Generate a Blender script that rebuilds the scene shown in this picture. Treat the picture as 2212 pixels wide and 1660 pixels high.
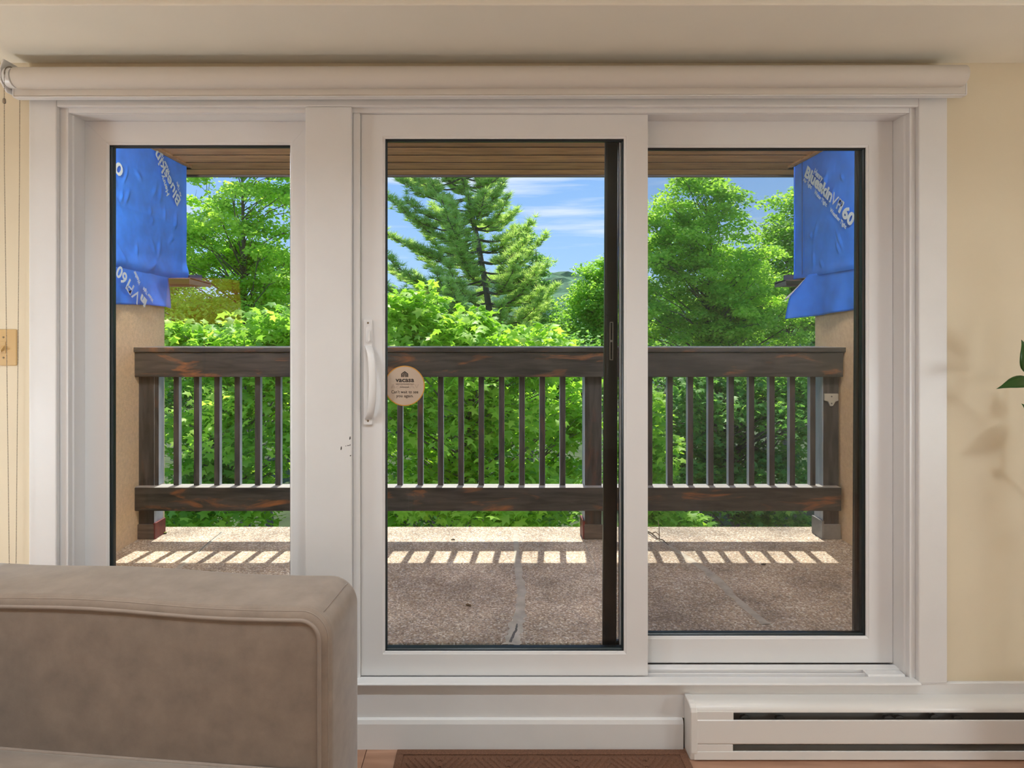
import bpy, math, random
import numpy as np
from mathutils import Matrix, Vector

for o in list(bpy.data.objects):
    bpy.data.objects.remove(o)
SC = bpy.context.scene
COL = SC.collection
R = math.radians

# ------------------------------------------------------------------ camera
F = 1344.0            # focal length in pixels of the 2212 x 1660 frame
VX, VY = 1058.0, 715.0  # vanishing point of lines running straight out
ZC = 1.463            # eye height above the room floor
cam_d = bpy.data.cameras.new('camera')
cam_d.sensor_fit = 'HORIZONTAL'
cam_d.sensor_width = 36.0
cam_d.lens = 36.0 * F / 2212.0
cam_d.shift_x = (1106 - VX) / 2212.0
cam_d.shift_y = -(830 - VY) / 2212.0
cam_d.clip_start = 0.02
cam_d.clip_end = 2000
cam = bpy.data.objects.new('camera', cam_d)
COL.objects.link(cam)
cam.location = (0, 0, ZC)
cam.rotation_euler = (R(90), 0, 0)
SC.camera = cam

# ------------------------------------------------------------------ view
SC.view_settings.view_transform = 'Standard'
SC.view_settings.look = 'None'
SC.view_settings.gamma = 1.0
SC.view_settings.use_curve_mapping = False
SC.view_settings.exposure = 0.0

# ------------------------------------------------------------------ sky
W = bpy.data.worlds.new('sky')
SC.world = W
W.use_nodes = True
nt = W.node_tree
nt.nodes.clear()
out = nt.nodes.new('ShaderNodeOutputWorld')
bg = nt.nodes.new('ShaderNodeBackground')
tc = nt.nodes.new('ShaderNodeTexCoord')
sep = nt.nodes.new('ShaderNodeSeparateXYZ')
ramp = nt.nodes.new('ShaderNodeValToRGB')
cr = ramp.color_ramp
cr.elements[0].position = 0.0
cr.elements[0].color = (0.52, 0.72, 0.98, 1)
cr.elements[1].position = 1.0
cr.elements[1].color = (0.12, 0.30, 0.80, 1)
e = cr.elements.new(0.10); e.color = (0.40, 0.64, 0.98, 1)
e = cr.elements.new(0.24); e.color = (0.27, 0.50, 0.94, 1)
mp = nt.nodes.new('ShaderNodeMapping')
mp.inputs['Scale'].default_value = (1.6, 1.6, 22.0)
mp.inputs['Location'].default_value = (0.35, 0.2, 0.9)
nz = nt.nodes.new('ShaderNodeTexNoise')
nz.inputs['Scale'].default_value = 1.5
nz.inputs['Detail'].default_value = 6
nz.inputs['Roughness'].default_value = 0.55
cl = nt.nodes.new('ShaderNodeValToRGB')
cl.color_ramp.elements[0].position = 0.53
cl.color_ramp.elements[0].color = (0, 0, 0, 1)
cl.color_ramp.elements[1].position = 0.74
cl.color_ramp.elements[1].color = (0.85, 0.85, 0.85, 1)
mx = nt.nodes.new('ShaderNodeMix'); mx.data_type = 'RGBA'
mx.inputs['B'].default_value = (0.95, 0.97, 1.0, 1)
L = nt.links.new
L(tc.outputs['Generated'], sep.inputs[0])
L(sep.outputs['Z'], ramp.inputs[0])
L(tc.outputs['Generated'], mp.inputs[0])
L(mp.outputs[0], nz.inputs['Vector'])
L(nz.outputs['Fac'], cl.inputs[0])
L(cl.outputs[0], mx.inputs['Factor'])
L(ramp.outputs[0], mx.inputs['A'])
L(mx.outputs['Result'], bg.inputs[0])
bg.inputs[1].default_value = 1.12
L(bg.outputs[0], out.inputs[0])

# ------------------------------------------------------------------ sun
sun_d = bpy.data.lights.new('sun', 'SUN')
sun_d.energy = 7.5
sun_d.angle = R(0.8)
sun_d.color = (1.0, 0.94, 0.84)
sun = bpy.data.objects.new('sun', sun_d)
COL.objects.link(sun)
SUN_EL, SUN_AZ = R(62.0), R(6.0)
sv = Vector((math.sin(SUN_AZ) * math.cos(SUN_EL), math.cos(SUN_AZ) * math.cos(SUN_EL), math.sin(SUN_EL)))
sun.rotation_euler = sv.to_track_quat('Z', 'Y').to_euler()
sun.location = (4, 14, 20)

FILL_POWER = 1.0  # strength of the unseen lamps added to light the room
WALL_FILL = 48.0  # energy of the added balcony fill lamps
FILL_COL = (0.84, 0.935, 1.0)
# ================================================================== helpers
def thing(name, label, cat, loc=(0, 0, 0), rotz=0.0, group=None, kind=None):
    o = bpy.data.objects.new(name, None)
    COL.objects.link(o)
    o.empty_display_size = 0.05
    o.location = loc
    o.rotation_euler = (0, 0, rotz)
    tag(o, label, cat, group, kind)
    return o

def tag(o, label=None, cat=None, group=None, kind=None):
    if label: o['label'] = label
    if cat: o['category'] = cat
    if group: o['group'] = group
    if kind: o['kind'] = kind
    return o

def rootmat(o):
    m = Matrix.Identity(4)
    chain = []
    while o is not None:
        chain.append(o); o = o.parent
    for q in reversed(chain):
        m = m @ (q.matrix_parent_inverse @ q.matrix_basis if q.parent else q.matrix_basis)
    return m

def attach(o, parent, local=False):
    """parent o; unless local, its mesh is in world coordinates"""
    if parent is None:
        return o
    o.parent = parent
    if not local:
        o.matrix_parent_inverse = rootmat(parent).inverted()
    return o

class MB:
    def __init__(self):
        self.v = []; self.f = []
    def add(self, vs, fs):
        n = len(self.v)
        self.v += [tuple(p) for p in vs]
        self.f += [tuple(i + n for i in f) for f in fs]
        return self
    def box(self, x0, x1, y0, y1, z0, z1):
        return self.add([(x0,y0,z0),(x1,y0,z0),(x1,y1,z0),(x0,y1,z0),(x0,y0,z1),(x1,y0,z1),(x1,y1,z1),(x0,y1,z1)],
                        [(0,3,2,1),(4,5,6,7),(0,1,5,4),(1,2,6,5),(2,3,7,6),(3,0,4,7)])
    def prism(self, pts, axis, a, b):
        """pts: closed 2D outline; axis 'x': pts=(y,z), 'y': pts=(x,z), 'z': pts=(x,y)"""
        def p3(p, t):
            return {'x': (t, p[0], p[1]), 'y': (p[0], t, p[1]), 'z': (p[0], p[1], t)}[axis]
        n = len(pts)
        vs = [p3(p, a) for p in pts] + [p3(p, b) for p in pts]
        fs = [tuple(range(n)), tuple(range(2*n-1, n-1, -1))]
        fs += [(i, n+i, n+(i+1) % n, (i+1) % n) for i in range(n)]
        return self.add(vs, fs)
    def tube(self, path, rad, n=8, caps=True):
        path = [Vector(p) for p in path]
        m = len(path)
        if not hasattr(rad, '__len__'): rad = [rad]*m
        vs = []; fs = []
        t0 = (path[1]-path[0]).normalized()
        ref = Vector((0,0,1)) if abs(t0.z) < 0.9 else Vector((1,0,0))
        u = t0.cross(ref).normalized()
        for i in range(m):
            t = (path[min(i+1,m-1)]-path[max(i-1,0)])
            if t.length < 1e-9: t = t0
            t.normalize()
            u = (u - t*u.dot(t))
            if u.length < 1e-6: u = t.cross(Vector((0.3,0.5,0.8)))
            u.normalize()
            w = t.cross(u)
            for k in range(n):
                a = 2*math.pi*k/n
                vs.append(path[i] + (u*math.cos(a)+w*math.sin(a))*rad[i])
        for i in range(m-1):
            for k in range(n):
                k2 = (k+1) % n
                fs.append((i*n+k, i*n+k2, (i+1)*n+k2, (i+1)*n+k))
        if caps:
            fs.append(tuple(range(n-1,-1,-1))); fs.append(tuple(range((m-1)*n, m*n)))
        return self.add(vs, fs)
    def lathe(self, prof, c=(0,0,0), axis='z', n=32, caps=True):
        """prof: list of (r, h)"""
        vs = []; fs = []
        for (r, h) in prof:
            for k in range(n):
                a = 2*math.pi*k/n
                x, y = r*math.cos(a), r*math.sin(a)
                p = {'z': (x,y,h), 'y': (x,h,y), 'x': (h,x,y)}[axis]
                vs.append((c[0]+p[0], c[1]+p[1], c[2]+p[2]))
        m = len(prof)
        for i in range(m-1):
            for k in range(n):
                k2 = (k+1) % n
                fs.append((i*n+k, i*n+k2, (i+1)*n+k2, (i+1)*n+k))
        if caps:
            fs.append(tuple(range(n-1,-1,-1))); fs.append(tuple(range((m-1)*n, m*n)))
        return self.add(vs, fs)
    def grid(self, fn, nu, nv):
        vs = [fn(i/nu, j/nv) for j in range(nv+1) for i in range(nu+1)]
        fs = [(j*(nu+1)+i, j*(nu+1)+i+1, (j+1)*(nu+1)+i+1, (j+1)*(nu+1)+i) for j in range(nv) for i in range(nu)]
        return self.add(vs, fs)
    def mesh(self, name, mat=None, smooth=False):
        me = bpy.data.meshes.new(name)
        me.from_pydata(self.v, [], self.f)
        if mat: me.materials.append(mat)
        if smooth:
            me.polygons.foreach_set('use_smooth', [True]*len(me.polygons))
        me.update()
        return me
    def build(self, name, mat, parent=None, smooth=False, bevel=0.0, seg=2, local=False, fix=True, solid=0.0, auto=False):
        me = self.mesh(name, mat, smooth)
        if fix:
            import bmesh
            bm = bmesh.new(); bm.from_mesh(me)
            bmesh.ops.recalc_face_normals(bm, faces=bm.faces)
            bm.to_mesh(me); bm.free()
        o = bpy.data.objects.new(name, me)
        COL.objects.link(o)
        attach(o, parent, local)
        if solid:
            m = o.modifiers.new('solid', 'SOLIDIFY'); m.thickness = solid; m.offset = 0
        if bevel:
            m = o.modifiers.new('bevel', 'BEVEL'); m.width = bevel; m.segments = seg
            m.limit_method = 'ANGLE'; m.angle_limit = R(40)
        if auto:
            me.polygons.foreach_set('use_smooth', [True]*len(me.polygons))
            try: me.set_sharp_from_angle(angle=R(35))
            except Exception: pass
        return o

def box(name, mat, x0, x1, y0, y1, z0, z1, parent=None, bevel=0.0015, seg=2, local=False):
    return MB().box(x0,x1,y0,y1,z0,z1).build(name, mat, parent, bevel=bevel, seg=seg, local=local, fix=False)

def mitred(x0, x1, z0, z1, prof):
    """four mitred lengths of a frame swept round the rectangle; prof = closed outline of (inset, y)"""
    res = []
    def seg(fa, fb):
        n = len(prof)
        vs = [fa(d, y) for d, y in prof] + [fb(d, y) for d, y in prof]
        fs = [tuple(range(n)), tuple(range(2*n-1, n-1, -1))]
        fs += [(i, n+i, n+(i+1) % n, (i+1) % n) for i in range(n)]
        return MB().add(vs, fs)
    res.append(('stile', seg(lambda d,y:(x0+d,y,z0+d), lambda d,y:(x0+d,y,z1-d))))
    res.append(('stile', seg(lambda d,y:(x1-d,y,z0+d), lambda d,y:(x1-d,y,z1-d))))
    res.append(('top_rail', seg(lambda d,y:(x0+d,y,z1-d), lambda d,y:(x1-d,y,z1-d))))
    res.append(('bottom_rail', seg(lambda d,y:(x0+d,y,z0+d), lambda d,y:(x1-d,y,z0+d))))
    return res

def text_obj(name, body, mat, size, origin, xdir, updir, parent=None, width=None, offset=0.0, bold=0.0, extr=0.0002, shear=0.0, align='LEFT'):
    cu = bpy.data.curves.new(name, 'FONT')
    cu.body = body; cu.size = size; cu.align_x = align
    cu.offset = bold + offset; cu.extrude = extr; cu.shear = shear
    cu.resolution_u = 3
    tmp = bpy.data.objects.new('tmp', cu)
    COL.objects.link(tmp)
    dg = bpy.context.evaluated_depsgraph_get()
    dg.update()
    me = bpy.data.meshes.new_from_object(tmp.evaluated_get(dg))
    bpy.data.objects.remove(tmp)
    bpy.data.curves.remove(cu)
    me.name = name
    me.materials.clear(); me.materials.append(mat)
    xs = [v.co.x for v in me.vertices]
    k = 1.0
    if width and xs:
        k = width / (max(xs)-min(xs))
    xd = Vector(xdir).normalized(); ud = Vector(updir); ud = (ud - xd*ud.dot(xd)).normalized()
    nd = xd.cross(ud)
    x_min = min(xs) if (xs and align == 'LEFT') else 0
    for v in me.vertices:
        c = v.co
        v.co = Vector(origin) + xd*((c.x-x_min)*k) + ud*c.y + nd*c.z
    o = bpy.data.objects.new(name, me)
    COL.objects.link(o)
    attach(o, parent)
    return o

# ------------------------------------------------------------------ materials
def newmat(name):
    m = bpy.data.materials.new(name); m.use_nodes = True
    t = m.node_tree
    return m, t, t.nodes['Principled BSDF'], t.nodes['Material Output']

def mat(name, col, rough=0.5, bump=0.0, bscale=200.0, var=0.0, vscale=3.0, metal=0.0, spec=0.5, coat=0.0, col2=None, stretch=(1,1,1), sheen=0.0, detail=4, coord='Object'):
    m, t, b, o = newmat(name)
    b.inputs['Roughness'].default_value = rough
    b.inputs['Metallic'].default_value = metal
    b.inputs['Specular IOR Level'].default_value = spec
    b.inputs['Coat Weight'].default_value = coat
    if sheen:
        b.inputs['Sheen Weight'].default_value = sheen
        b.inputs['Sheen Roughness'].default_value = 0.4
    b.inputs['Base Color'].default_value = (*col, 1)
    if var or bump or col2:
        tcn = t.nodes.new('ShaderNodeTexCoord')
        mpn = t.nodes.new('ShaderNodeMapping'); mpn.inputs['Scale'].default_value = stretch
        t.links.new(tcn.outputs[coord], mpn.inputs[0])
    if var or col2:
        n = t.nodes.new('ShaderNodeTexNoise'); n.inputs['Scale'].default_value = vscale
        n.inputs['Detail'].default_value = detail; n.inputs['Roughness'].default_value = 0.6
        t.links.new(mpn.outputs[0], n.inputs['Vector'])
        r = t.nodes.new('ShaderNodeValToRGB')
        r.color_ramp.elements[0].position = 0.3; r.color_ramp.elements[1].position = 0.7
        c2 = col2 or tuple(min(1, c*(1+var)) for c in col)
        c1 = tuple(c*(1-var) for c in col) if not col2 else col
        r.color_ramp.elements[0].color = (*c1, 1); r.color_ramp.elements[1].color = (*c2, 1)
        t.links.new(n.outputs['Fac'], r.inputs[0]); t.links.new(r.outputs[0], b.inputs['Base Color'])
    if bump:
        n2 = t.nodes.new('ShaderNodeTexNoise'); n2.inputs['Scale'].default_value = bscale; n2.inputs['Detail'].default_value = 3
        t.links.new(mpn.outputs[0], n2.inputs['Vector'])
        bp = t.nodes.new('ShaderNodeBump'); bp.inputs['Strength'].default_value = bump; bp.inputs['Distance'].default_value = 0.002
        t.links.new(n2.outputs['Fac'], bp.inputs['Height']); t.links.new(bp.outputs[0], b.inputs['Normal'])
    return m

def wood(name, c1, c2, c3=None, along='x', scale=6.0, rough=0.6, objvar=0.0, bump=0.15, worn=None, worn_pos=(0.58, 0.68), lit_face_col=None):
    """grain runs along the axis; optional worn patches; optional tint per object"""
    m, t, b, o = newmat(name)
    N = t.nodes.new; LK = t.links.new
    tcn = N('ShaderNodeTexCoord')
    mpn = N('ShaderNodeMapping')
    st = {'x': (0.12, 1, 1), 'y': (1, 0.12, 1), 'z': (1, 1, 0.12)}[along]
    mpn.inputs['Scale'].default_value = st
    info = N('ShaderNodeObjectInfo')
    comb = N('ShaderNodeVectorMath'); comb.operation = 'MULTIPLY_ADD'
    LK(info.outputs['Random'], comb.inputs[0]); comb.inputs[1].default_value = (7.3, 9.1, 4.7)
    LK(tcn.outputs['Object'], comb.inputs[2])
    LK(comb.outputs[0], mpn.inputs[0])
    n = N('ShaderNodeTexNoise'); n.inputs['Scale'].default_value = scale*8; n.inputs['Detail'].default_value = 6; n.inputs['Distortion'].default_value = 0.6
    LK(mpn.outputs[0], n.inputs['Vector'])
    r = N('ShaderNodeValToRGB')
    r.color_ramp.elements[0].position = 0.32; r.color_ramp.elements[0].color = (*c1, 1)
    r.color_ramp.elements[1].position = 0.68; r.color_ramp.elements[1].color = (*c2, 1)
    LK(n.outputs['Fac'], r.inputs[0])
    colout = r.outputs[0]
    if worn:
        mp2 = N('ShaderNodeMapping'); mp2.inputs['Scale'].default_value = tuple(0.35 if s < 1 else 1.6 for s in st)
        LK(comb.outputs[0], mp2.inputs[0])
        n2 = N('ShaderNodeTexNoise'); n2.inputs['Scale'].default_value = scale*1.6; n2.inputs['Detail'].default_value = 7; n2.inputs['Roughness'].default_value = 0.62
        n2.inputs['Distortion'].default_value = 0.8
        LK(mp2.outputs[0], n2.inputs['Vector'])
        r2 = N('ShaderNodeValToRGB')
        r2.color_ramp.elements[0].position = worn_pos[0]; r2.color_ramp.elements[0].color = (0,0,0,1)
        r2.color_ramp.elements[1].position = worn_pos[1]; r2.color_ramp.elements[1].color = (1,1,1,1)
        LK(n2.outputs['Fac'], r2.inputs[0])
        mxn = N('ShaderNodeMix'); mxn.data_type = 'RGBA'
        LK(r2.outputs[0], mxn.inputs['Factor']); LK(colout, mxn.inputs['A']); mxn.inputs['B'].default_value = (*worn, 1)
        colout = mxn.outputs['Result']
    if lit_face_col:
        # tops and sides paler grey: sun and sky light painted into weathered timber
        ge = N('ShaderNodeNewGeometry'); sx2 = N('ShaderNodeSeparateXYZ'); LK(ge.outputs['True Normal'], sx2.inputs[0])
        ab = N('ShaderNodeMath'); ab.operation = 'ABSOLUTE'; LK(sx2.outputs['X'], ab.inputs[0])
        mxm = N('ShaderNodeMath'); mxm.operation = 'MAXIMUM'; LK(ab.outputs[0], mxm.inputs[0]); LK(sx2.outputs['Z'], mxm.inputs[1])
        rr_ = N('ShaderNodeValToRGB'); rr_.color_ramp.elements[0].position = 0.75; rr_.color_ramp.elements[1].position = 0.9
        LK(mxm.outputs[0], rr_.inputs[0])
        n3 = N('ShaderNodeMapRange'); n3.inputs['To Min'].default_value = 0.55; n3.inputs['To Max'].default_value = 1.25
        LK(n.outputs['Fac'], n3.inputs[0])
        m3 = N('ShaderNodeVectorMath'); m3.operation = 'SCALE'; m3.inputs[0].default_value = lit_face_col; LK(n3.outputs[0], m3.inputs['Scale'])
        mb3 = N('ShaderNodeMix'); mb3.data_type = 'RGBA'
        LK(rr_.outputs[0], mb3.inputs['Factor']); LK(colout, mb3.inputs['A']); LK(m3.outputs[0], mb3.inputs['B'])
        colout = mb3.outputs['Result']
    if objvar:
        hsv = N('ShaderNodeHueSaturation')
        mr = N('ShaderNodeMapRange'); mr.inputs['To Min'].default_value = 1-objvar; mr.inputs['To Max'].default_value = 1+objvar
        LK(info.outputs['Random'], mr.inputs[0]); LK(mr.outputs[0], hsv.inputs['Value']); LK(colout, hsv.inputs['Color'])
        colout = hsv.outputs[0]
    LK(colout, b.inputs['Base Color'])
    b.inputs['Roughness'].default_value = rough
    bp = N('ShaderNodeBump'); bp.inputs['Strength'].default_value = bump; bp.inputs['Distance'].default_value = 0.002
    LK(n.outputs['Fac'], bp.inputs['Height']); LK(bp.outputs[0], b.inputs['Normal'])
    return m

def emis(name, col, strength):
    m, t, b, o = newmat(name)
    b.inputs['Base Color'].default_value = (*col, 1)
    b.inputs['Emission Color'].default_value = (*col, 1)
    b.inputs['Emission Strength'].default_value = strength
    return m

def leafmat(name, dark, mid, bright, trans=0.45, rough=0.45, attr=True):
    m, t, b, o = newmat(name)
    N = t.nodes.new; LK = t.links.new
    r = N('ShaderNodeValToRGB')
    r.color_ramp.elements[0].position = 0.0; r.color_ramp.elements[0].color = (*dark, 1)
    r.color_ramp.elements[1].position = 1.0; r.color_ramp.elements[1].color = (*bright, 1)
    e = r.color_ramp.elements.new(0.5); e.color = (*mid, 1)
    at = N('ShaderNodeAttribute'); at.attribute_name = 'tint'
    LK(at.outputs['Fac'], r.inputs[0])
    LK(r.outputs[0], b.inputs['Base Color'])
    b.inputs['Roughness'].default_value = rough
    b.inputs['Specular IOR Level'].default_value = 0.35
    tr = N('ShaderNodeBsdfTranslucent')
    mul = N('ShaderNodeMix'); mul.data_type = 'RGBA'; mul.blend_type = 'MULTIPLY'; mul.inputs['Factor'].default_value = 1
    LK(r.outputs[0], mul.inputs['A']); mul.inputs['B'].default_value = (1.2, 1.2, 0.7, 1)
    LK(mul.outputs['Result'], tr.inputs['Color'])
    mxs = N('ShaderNodeMixShader'); mxs.inputs[0].default_value = trans
    LK(b.outputs[0], mxs.inputs[1]); LK(tr.outputs[0], mxs.inputs[2]); LK(mxs.outputs[0], o.inputs[0])
    return m

def glassmat(name, refl=1.0, tint=(0.97, 0.99, 0.98)):
    m, t, b, o = newmat(name)
    N = t.nodes.new; LK = t.links.new
    t.nodes.remove(b)
    tr = N('ShaderNodeBsdfTransparent'); tr.inputs[0].default_value = (*tint, 1)
    gl = N('ShaderNodeBsdfGlossy'); gl.inputs['Roughness'].default_value = 0.0
    fr = N('ShaderNodeFresnel'); fr.inputs['IOR'].default_value = 1.45
    mu = N('ShaderNodeMath'); mu.operation = 'MULTIPLY'; mu.inputs[1].default_value = refl
    LK(fr.outputs[0], mu.inputs[0])
    mxs = N('ShaderNodeMixShader')
    LK(mu.outputs[0], mxs.inputs[0]); LK(tr.outputs[0], mxs.inputs[1]); LK(gl.outputs[0], mxs.inputs[2]); LK(mxs.outputs[0], o.inputs[0])
    return m

def screenmat(name):
    m, t, b, o = newmat(name)
    N = t.nodes.new; LK = t.links.new
    b.inputs['Base Color'].default_value = (0.10, 0.10, 0.10, 1); b.inputs['Roughness'].default_value = 0.6
    tr = N('ShaderNodeBsdfTransparent')
    mxs = N('ShaderNodeMixShader'); mxs.inputs[0].default_value = 0.13
    LK(tr.outputs[0], mxs.inputs[1]); LK(b.outputs[0], mxs.inputs[2]); LK(mxs.outputs[0], o.inputs[0])
    return m

def deckmat(name):
    m, t, b, o = newmat(name)
    N = t.nodes.new; LK = t.links.new
    tcn = N('ShaderNodeTexCoord')
    vor = N('ShaderNodeTexVoronoi'); vor.inputs['Scale'].default_value = 150
    LK(tcn.outputs['Object'], vor.inputs['Vector'])
    r = N('ShaderNodeValToRGB'); r.color_ramp.interpolation = 'CONSTANT'
    els = [(0.0, (0.44, 0.35, 0.27)), (0.18, (0.58, 0.49, 0.39)), (0.36, (0.32, 0.25, 0.195)), (0.5, (0.66, 0.58, 0.48)), (0.64, (0.50, 0.39, 0.29)), (0.78, (0.42, 0.37, 0.33)), (0.9, (0.82, 0.77, 0.68))]
    r.color_ramp.elements[0].color = (*els[0][1], 1)
    r.color_ramp.elements[1].position = els[1][0]; r.color_ramp.elements[1].color = (*els[1][1], 1)
    for p, c in els[2:]:
        e = r.color_ramp.elements.new(p); e.color = (*c, 1)
    sx = N('ShaderNodeSeparateColor'); LK(vor.outputs['Color'], sx.inputs[0]); LK(sx.outputs[0], r.inputs[0])
    n = N('ShaderNodeTexNoise'); n.inputs['Scale'].default_value = 3.2; n.inputs['Detail'].default_value = 7; n.inputs['Roughness'].default_value = 0.65
    LK(tcn.outputs['Object'], n.inputs['Vector'])
    r2 = N('ShaderNodeValToRGB')
    r2.color_ramp.elements[0].position = 0.3; r2.color_ramp.elements[0].color = (0.52, 0.49, 0.47, 1)
    r2.color_ramp.elements[1].position = 0.7; r2.color_ramp.elements[1].color = (1.22, 1.17, 1.10, 1)
    LK(n.outputs['Fac'], r2.inputs[0])
    mu = N('ShaderNodeMix'); mu.data_type = 'RGBA'; mu.blend_type = 'MULTIPLY'; mu.inputs['Factor'].default_value = 1
    LK(r.outputs[0], mu.inputs['A']); LK(r2.outputs[0], mu.inputs['B'])
    LK(mu.outputs['Result'], b.inputs['Base Color'])
    b.inputs['Roughness'].default_value = 0.9
    bp = N('ShaderNodeBump'); bp.inputs['Strength'].default_value = 0.6; bp.inputs['Distance'].default_value = 0.004
    LK(vor.outputs['Distance'], bp.inputs['Height']); LK(bp.outputs[0], b.inputs['Normal'])
    return m

M = {}
M['wall'] = mat('cream_wall_paint', (0.76, 0.66, 0.49), 0.75, bump=0.08, bscale=350, var=0.02)
M['ceil'] = mat('cream_ceiling_paint', (0.88, 0.83, 0.72), 0.8, bump=0.08, bscale=300, var=0.015)
M['white'] = mat('white_trim_paint', (0.78, 0.765, 0.755), 0.38, var=0.02, vscale=5)
M['vinyl'] = mat('white_vinyl', (0.80, 0.785, 0.78), 0.32, var=0.01)
M['black'] = mat('black_frame', (0.012, 0.014, 0.014), 0.35)
M['gasket'] = mat('rubber_gasket', (0.02, 0.03, 0.033), 0.3)
M['glass'] = glassmat('window_glass', 0.6)
M['screen'] = screenmat('insect_mesh')
M['heater'] = mat('heater_enamel', (0.78, 0.75, 0.72), 0.3)
M['dark'] = mat('dark_recess', (0.10, 0.095, 0.09), 0.6)
M['liner'] = mat('heater_liner', (0.22, 0.21, 0.20), 0.5)
M['fin'] = mat('aluminium_fin', (0.4, 0.4, 0.4), 0.4, metal=0.8)
M['blind'] = mat('blind_fabric', (0.70, 0.645, 0.58), 0.8, bump=0.1, bscale=900)
M['chain'] = mat('bead_chain_metal', (0.30, 0.25, 0.19), 0.35, metal=0.5)
M['almond'] = mat('almond_plastic', (0.62, 0.41, 0.18), 0.4)
M['screw'] = mat('screw_metal', (0.25, 0.2, 0.13), 0.4, metal=0.7)
M['sofa'] = mat('taupe_suede', (0.255, 0.192, 0.147), 0.85, var=0.16, vscale=15, bump=0.1, bscale=500, sheen=0.5, detail=8)
M['piping'] = mat('taupe_piping', (0.28, 0.215, 0.17), 0.8, var=0.08, vscale=20, sheen=0.3)
M['plank'] = wood('floor_oak', (0.30, 0.15, 0.09), (0.46, 0.26, 0.17), along='x', scale=3.0, rough=0.32, objvar=0.12, bump=0.05)
M['subfloor'] = mat('subfloor', (0.12, 0.06, 0.035), 0.8)
M['mat'] = mat('mat_pile', (0.19, 0.088, 0.050), 0.95, bump=1.0, bscale=700, var=0.35, vscale=220)
M['deck'] = deckmat('exposed_aggregate')
M['mortar'] = mat('mortar_patch', (0.44, 0.40, 0.335), 0.9, bump=0.6, bscale=120, var=0.25, vscale=14)
M['stucco'] = mat('stucco', (0.76, 0.56, 0.34), 0.95, bump=1.0, bscale=120, var=0.10, vscale=60)
M['rail'] = wood('stained_rail', (0.020, 0.020, 0.018), (0.072, 0.066, 0.056), along='x', scale=5, rough=0.5, worn=(0.30, 0.115, 0.038), worn_pos=(0.57, 0.70), lit_face_col=(0.36, 0.34, 0.32))
M['railz'] = wood('stained_upright', (0.022, 0.021, 0.020), (0.075, 0.069, 0.064), along='z', scale=5, rough=0.5, worn=(0.13, 0.06, 0.035), worn_pos=(0.58, 0.74), lit_face_col=(0.50, 0.52, 0.56))
M['soffit'] = wood('stained_soffit', (0.34, 0.165, 0.080), (0.55, 0.29, 0.145), along='x', scale=4, rough=0.8, objvar=0.16)
M['soffit'].node_tree.nodes['Principled BSDF'].inputs['Specular IOR Level'].default_value = 0.15
M['fascia'] = mat('fascia_metal', (0.10, 0.075, 0.07), 0.5)
M['blue'] = mat('blue_membrane', (0.035, 0.20, 0.86), 0.42, var=0.22, vscale=7, bump=0.25, bscale=40)
M['paleblue'] = mat('membrane_backing', (0.62, 0.64, 0.66), 0.6)
M['print'] = mat('silver_print', (0.58, 0.66, 0.72), 0.5)
M['flash'] = mat('brown_flashing', (0.14, 0.115, 0.12), 0.4, metal=0.2)
M['flashdark'] = mat('dark_flashing', (0.03, 0.04, 0.09), 0.45)
M['redwood'] = mat('red_primer', (0.22, 0.035, 0.025), 0.5, var=0.5, vscale=20, col2=(0.10, 0.02, 0.02))
M['basewood'] = wood('weathered_base', (0.07, 0.055, 0.045), (0.16, 0.12, 0.09), along='x', scale=5, rough=0.7)
M['greybase'] = mat('grey_base', (0.24, 0.235, 0.22), 0.7, var=0.2, vscale=15)
M['latch'] = mat('bracket_plastic', (0.42, 0.40, 0.34), 0.45)
M['bark'] = mat('bark', (0.15, 0.125, 0.105), 0.9, bump=0.5, bscale=30, var=0.35, vscale=6, stretch=(1,1,0.3))
M['palebark'] = mat('pale_bark', (0.20, 0.17, 0.14), 0.9, bump=0.4, bscale=30, var=0.3, vscale=5)
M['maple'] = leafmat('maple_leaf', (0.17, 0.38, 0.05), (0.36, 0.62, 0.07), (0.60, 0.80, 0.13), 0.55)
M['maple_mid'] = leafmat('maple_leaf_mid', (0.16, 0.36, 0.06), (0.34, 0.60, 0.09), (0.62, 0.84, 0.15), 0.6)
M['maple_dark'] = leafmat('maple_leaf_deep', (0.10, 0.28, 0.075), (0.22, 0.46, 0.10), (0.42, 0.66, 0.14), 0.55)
M['needle'] = leafmat('pine_needle', (0.34, 0.52, 0.18), (0.55, 0.72, 0.26), (0.75, 0.88, 0.38), 0.6)
M['ground'] = mat('forest_floor', (0.05, 0.075, 0.02), 0.95, var=0.4, vscale=0.6, bump=0.5, bscale=4)
M['hill'] = mat('forested_hill', (0.10, 0.21, 0.10), 0.95, var=0.45, vscale=0.12, bump=0.0)
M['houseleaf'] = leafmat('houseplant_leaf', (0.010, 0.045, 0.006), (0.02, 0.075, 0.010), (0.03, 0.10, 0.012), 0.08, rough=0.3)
M['pot'] = mat('ceramic_pot', (0.55, 0.53, 0.50), 0.4)
M['soil'] = mat('soil', (0.03, 0.02, 0.014), 1.0, bump=1, bscale=90)
M['stem'] = mat('plant_stem', (0.04, 0.085, 0.02), 0.6)
M['steel'] = mat('brushed_steel', (0.5, 0.5, 0.48), 0.35, metal=0.9)
M['sticker'] = mat('sticker_paper', (0.56, 0.44, 0.34), 0.5)
M['gold'] = mat('sticker_rim', (0.62, 0.30, 0.04), 0.45)
M['ink'] = mat('black_ink', (0.012, 0.012, 0.014), 0.5)
M['ghost'] = mat('faint_ink', (0.47, 0.36, 0.29), 0.5)
M['chip'] = mat('bare_chip', (0.06, 0.055, 0.05), 0.7)
M['twig'] = mat('dry_twig', (0.10, 0.065, 0.04), 0.9)
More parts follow.
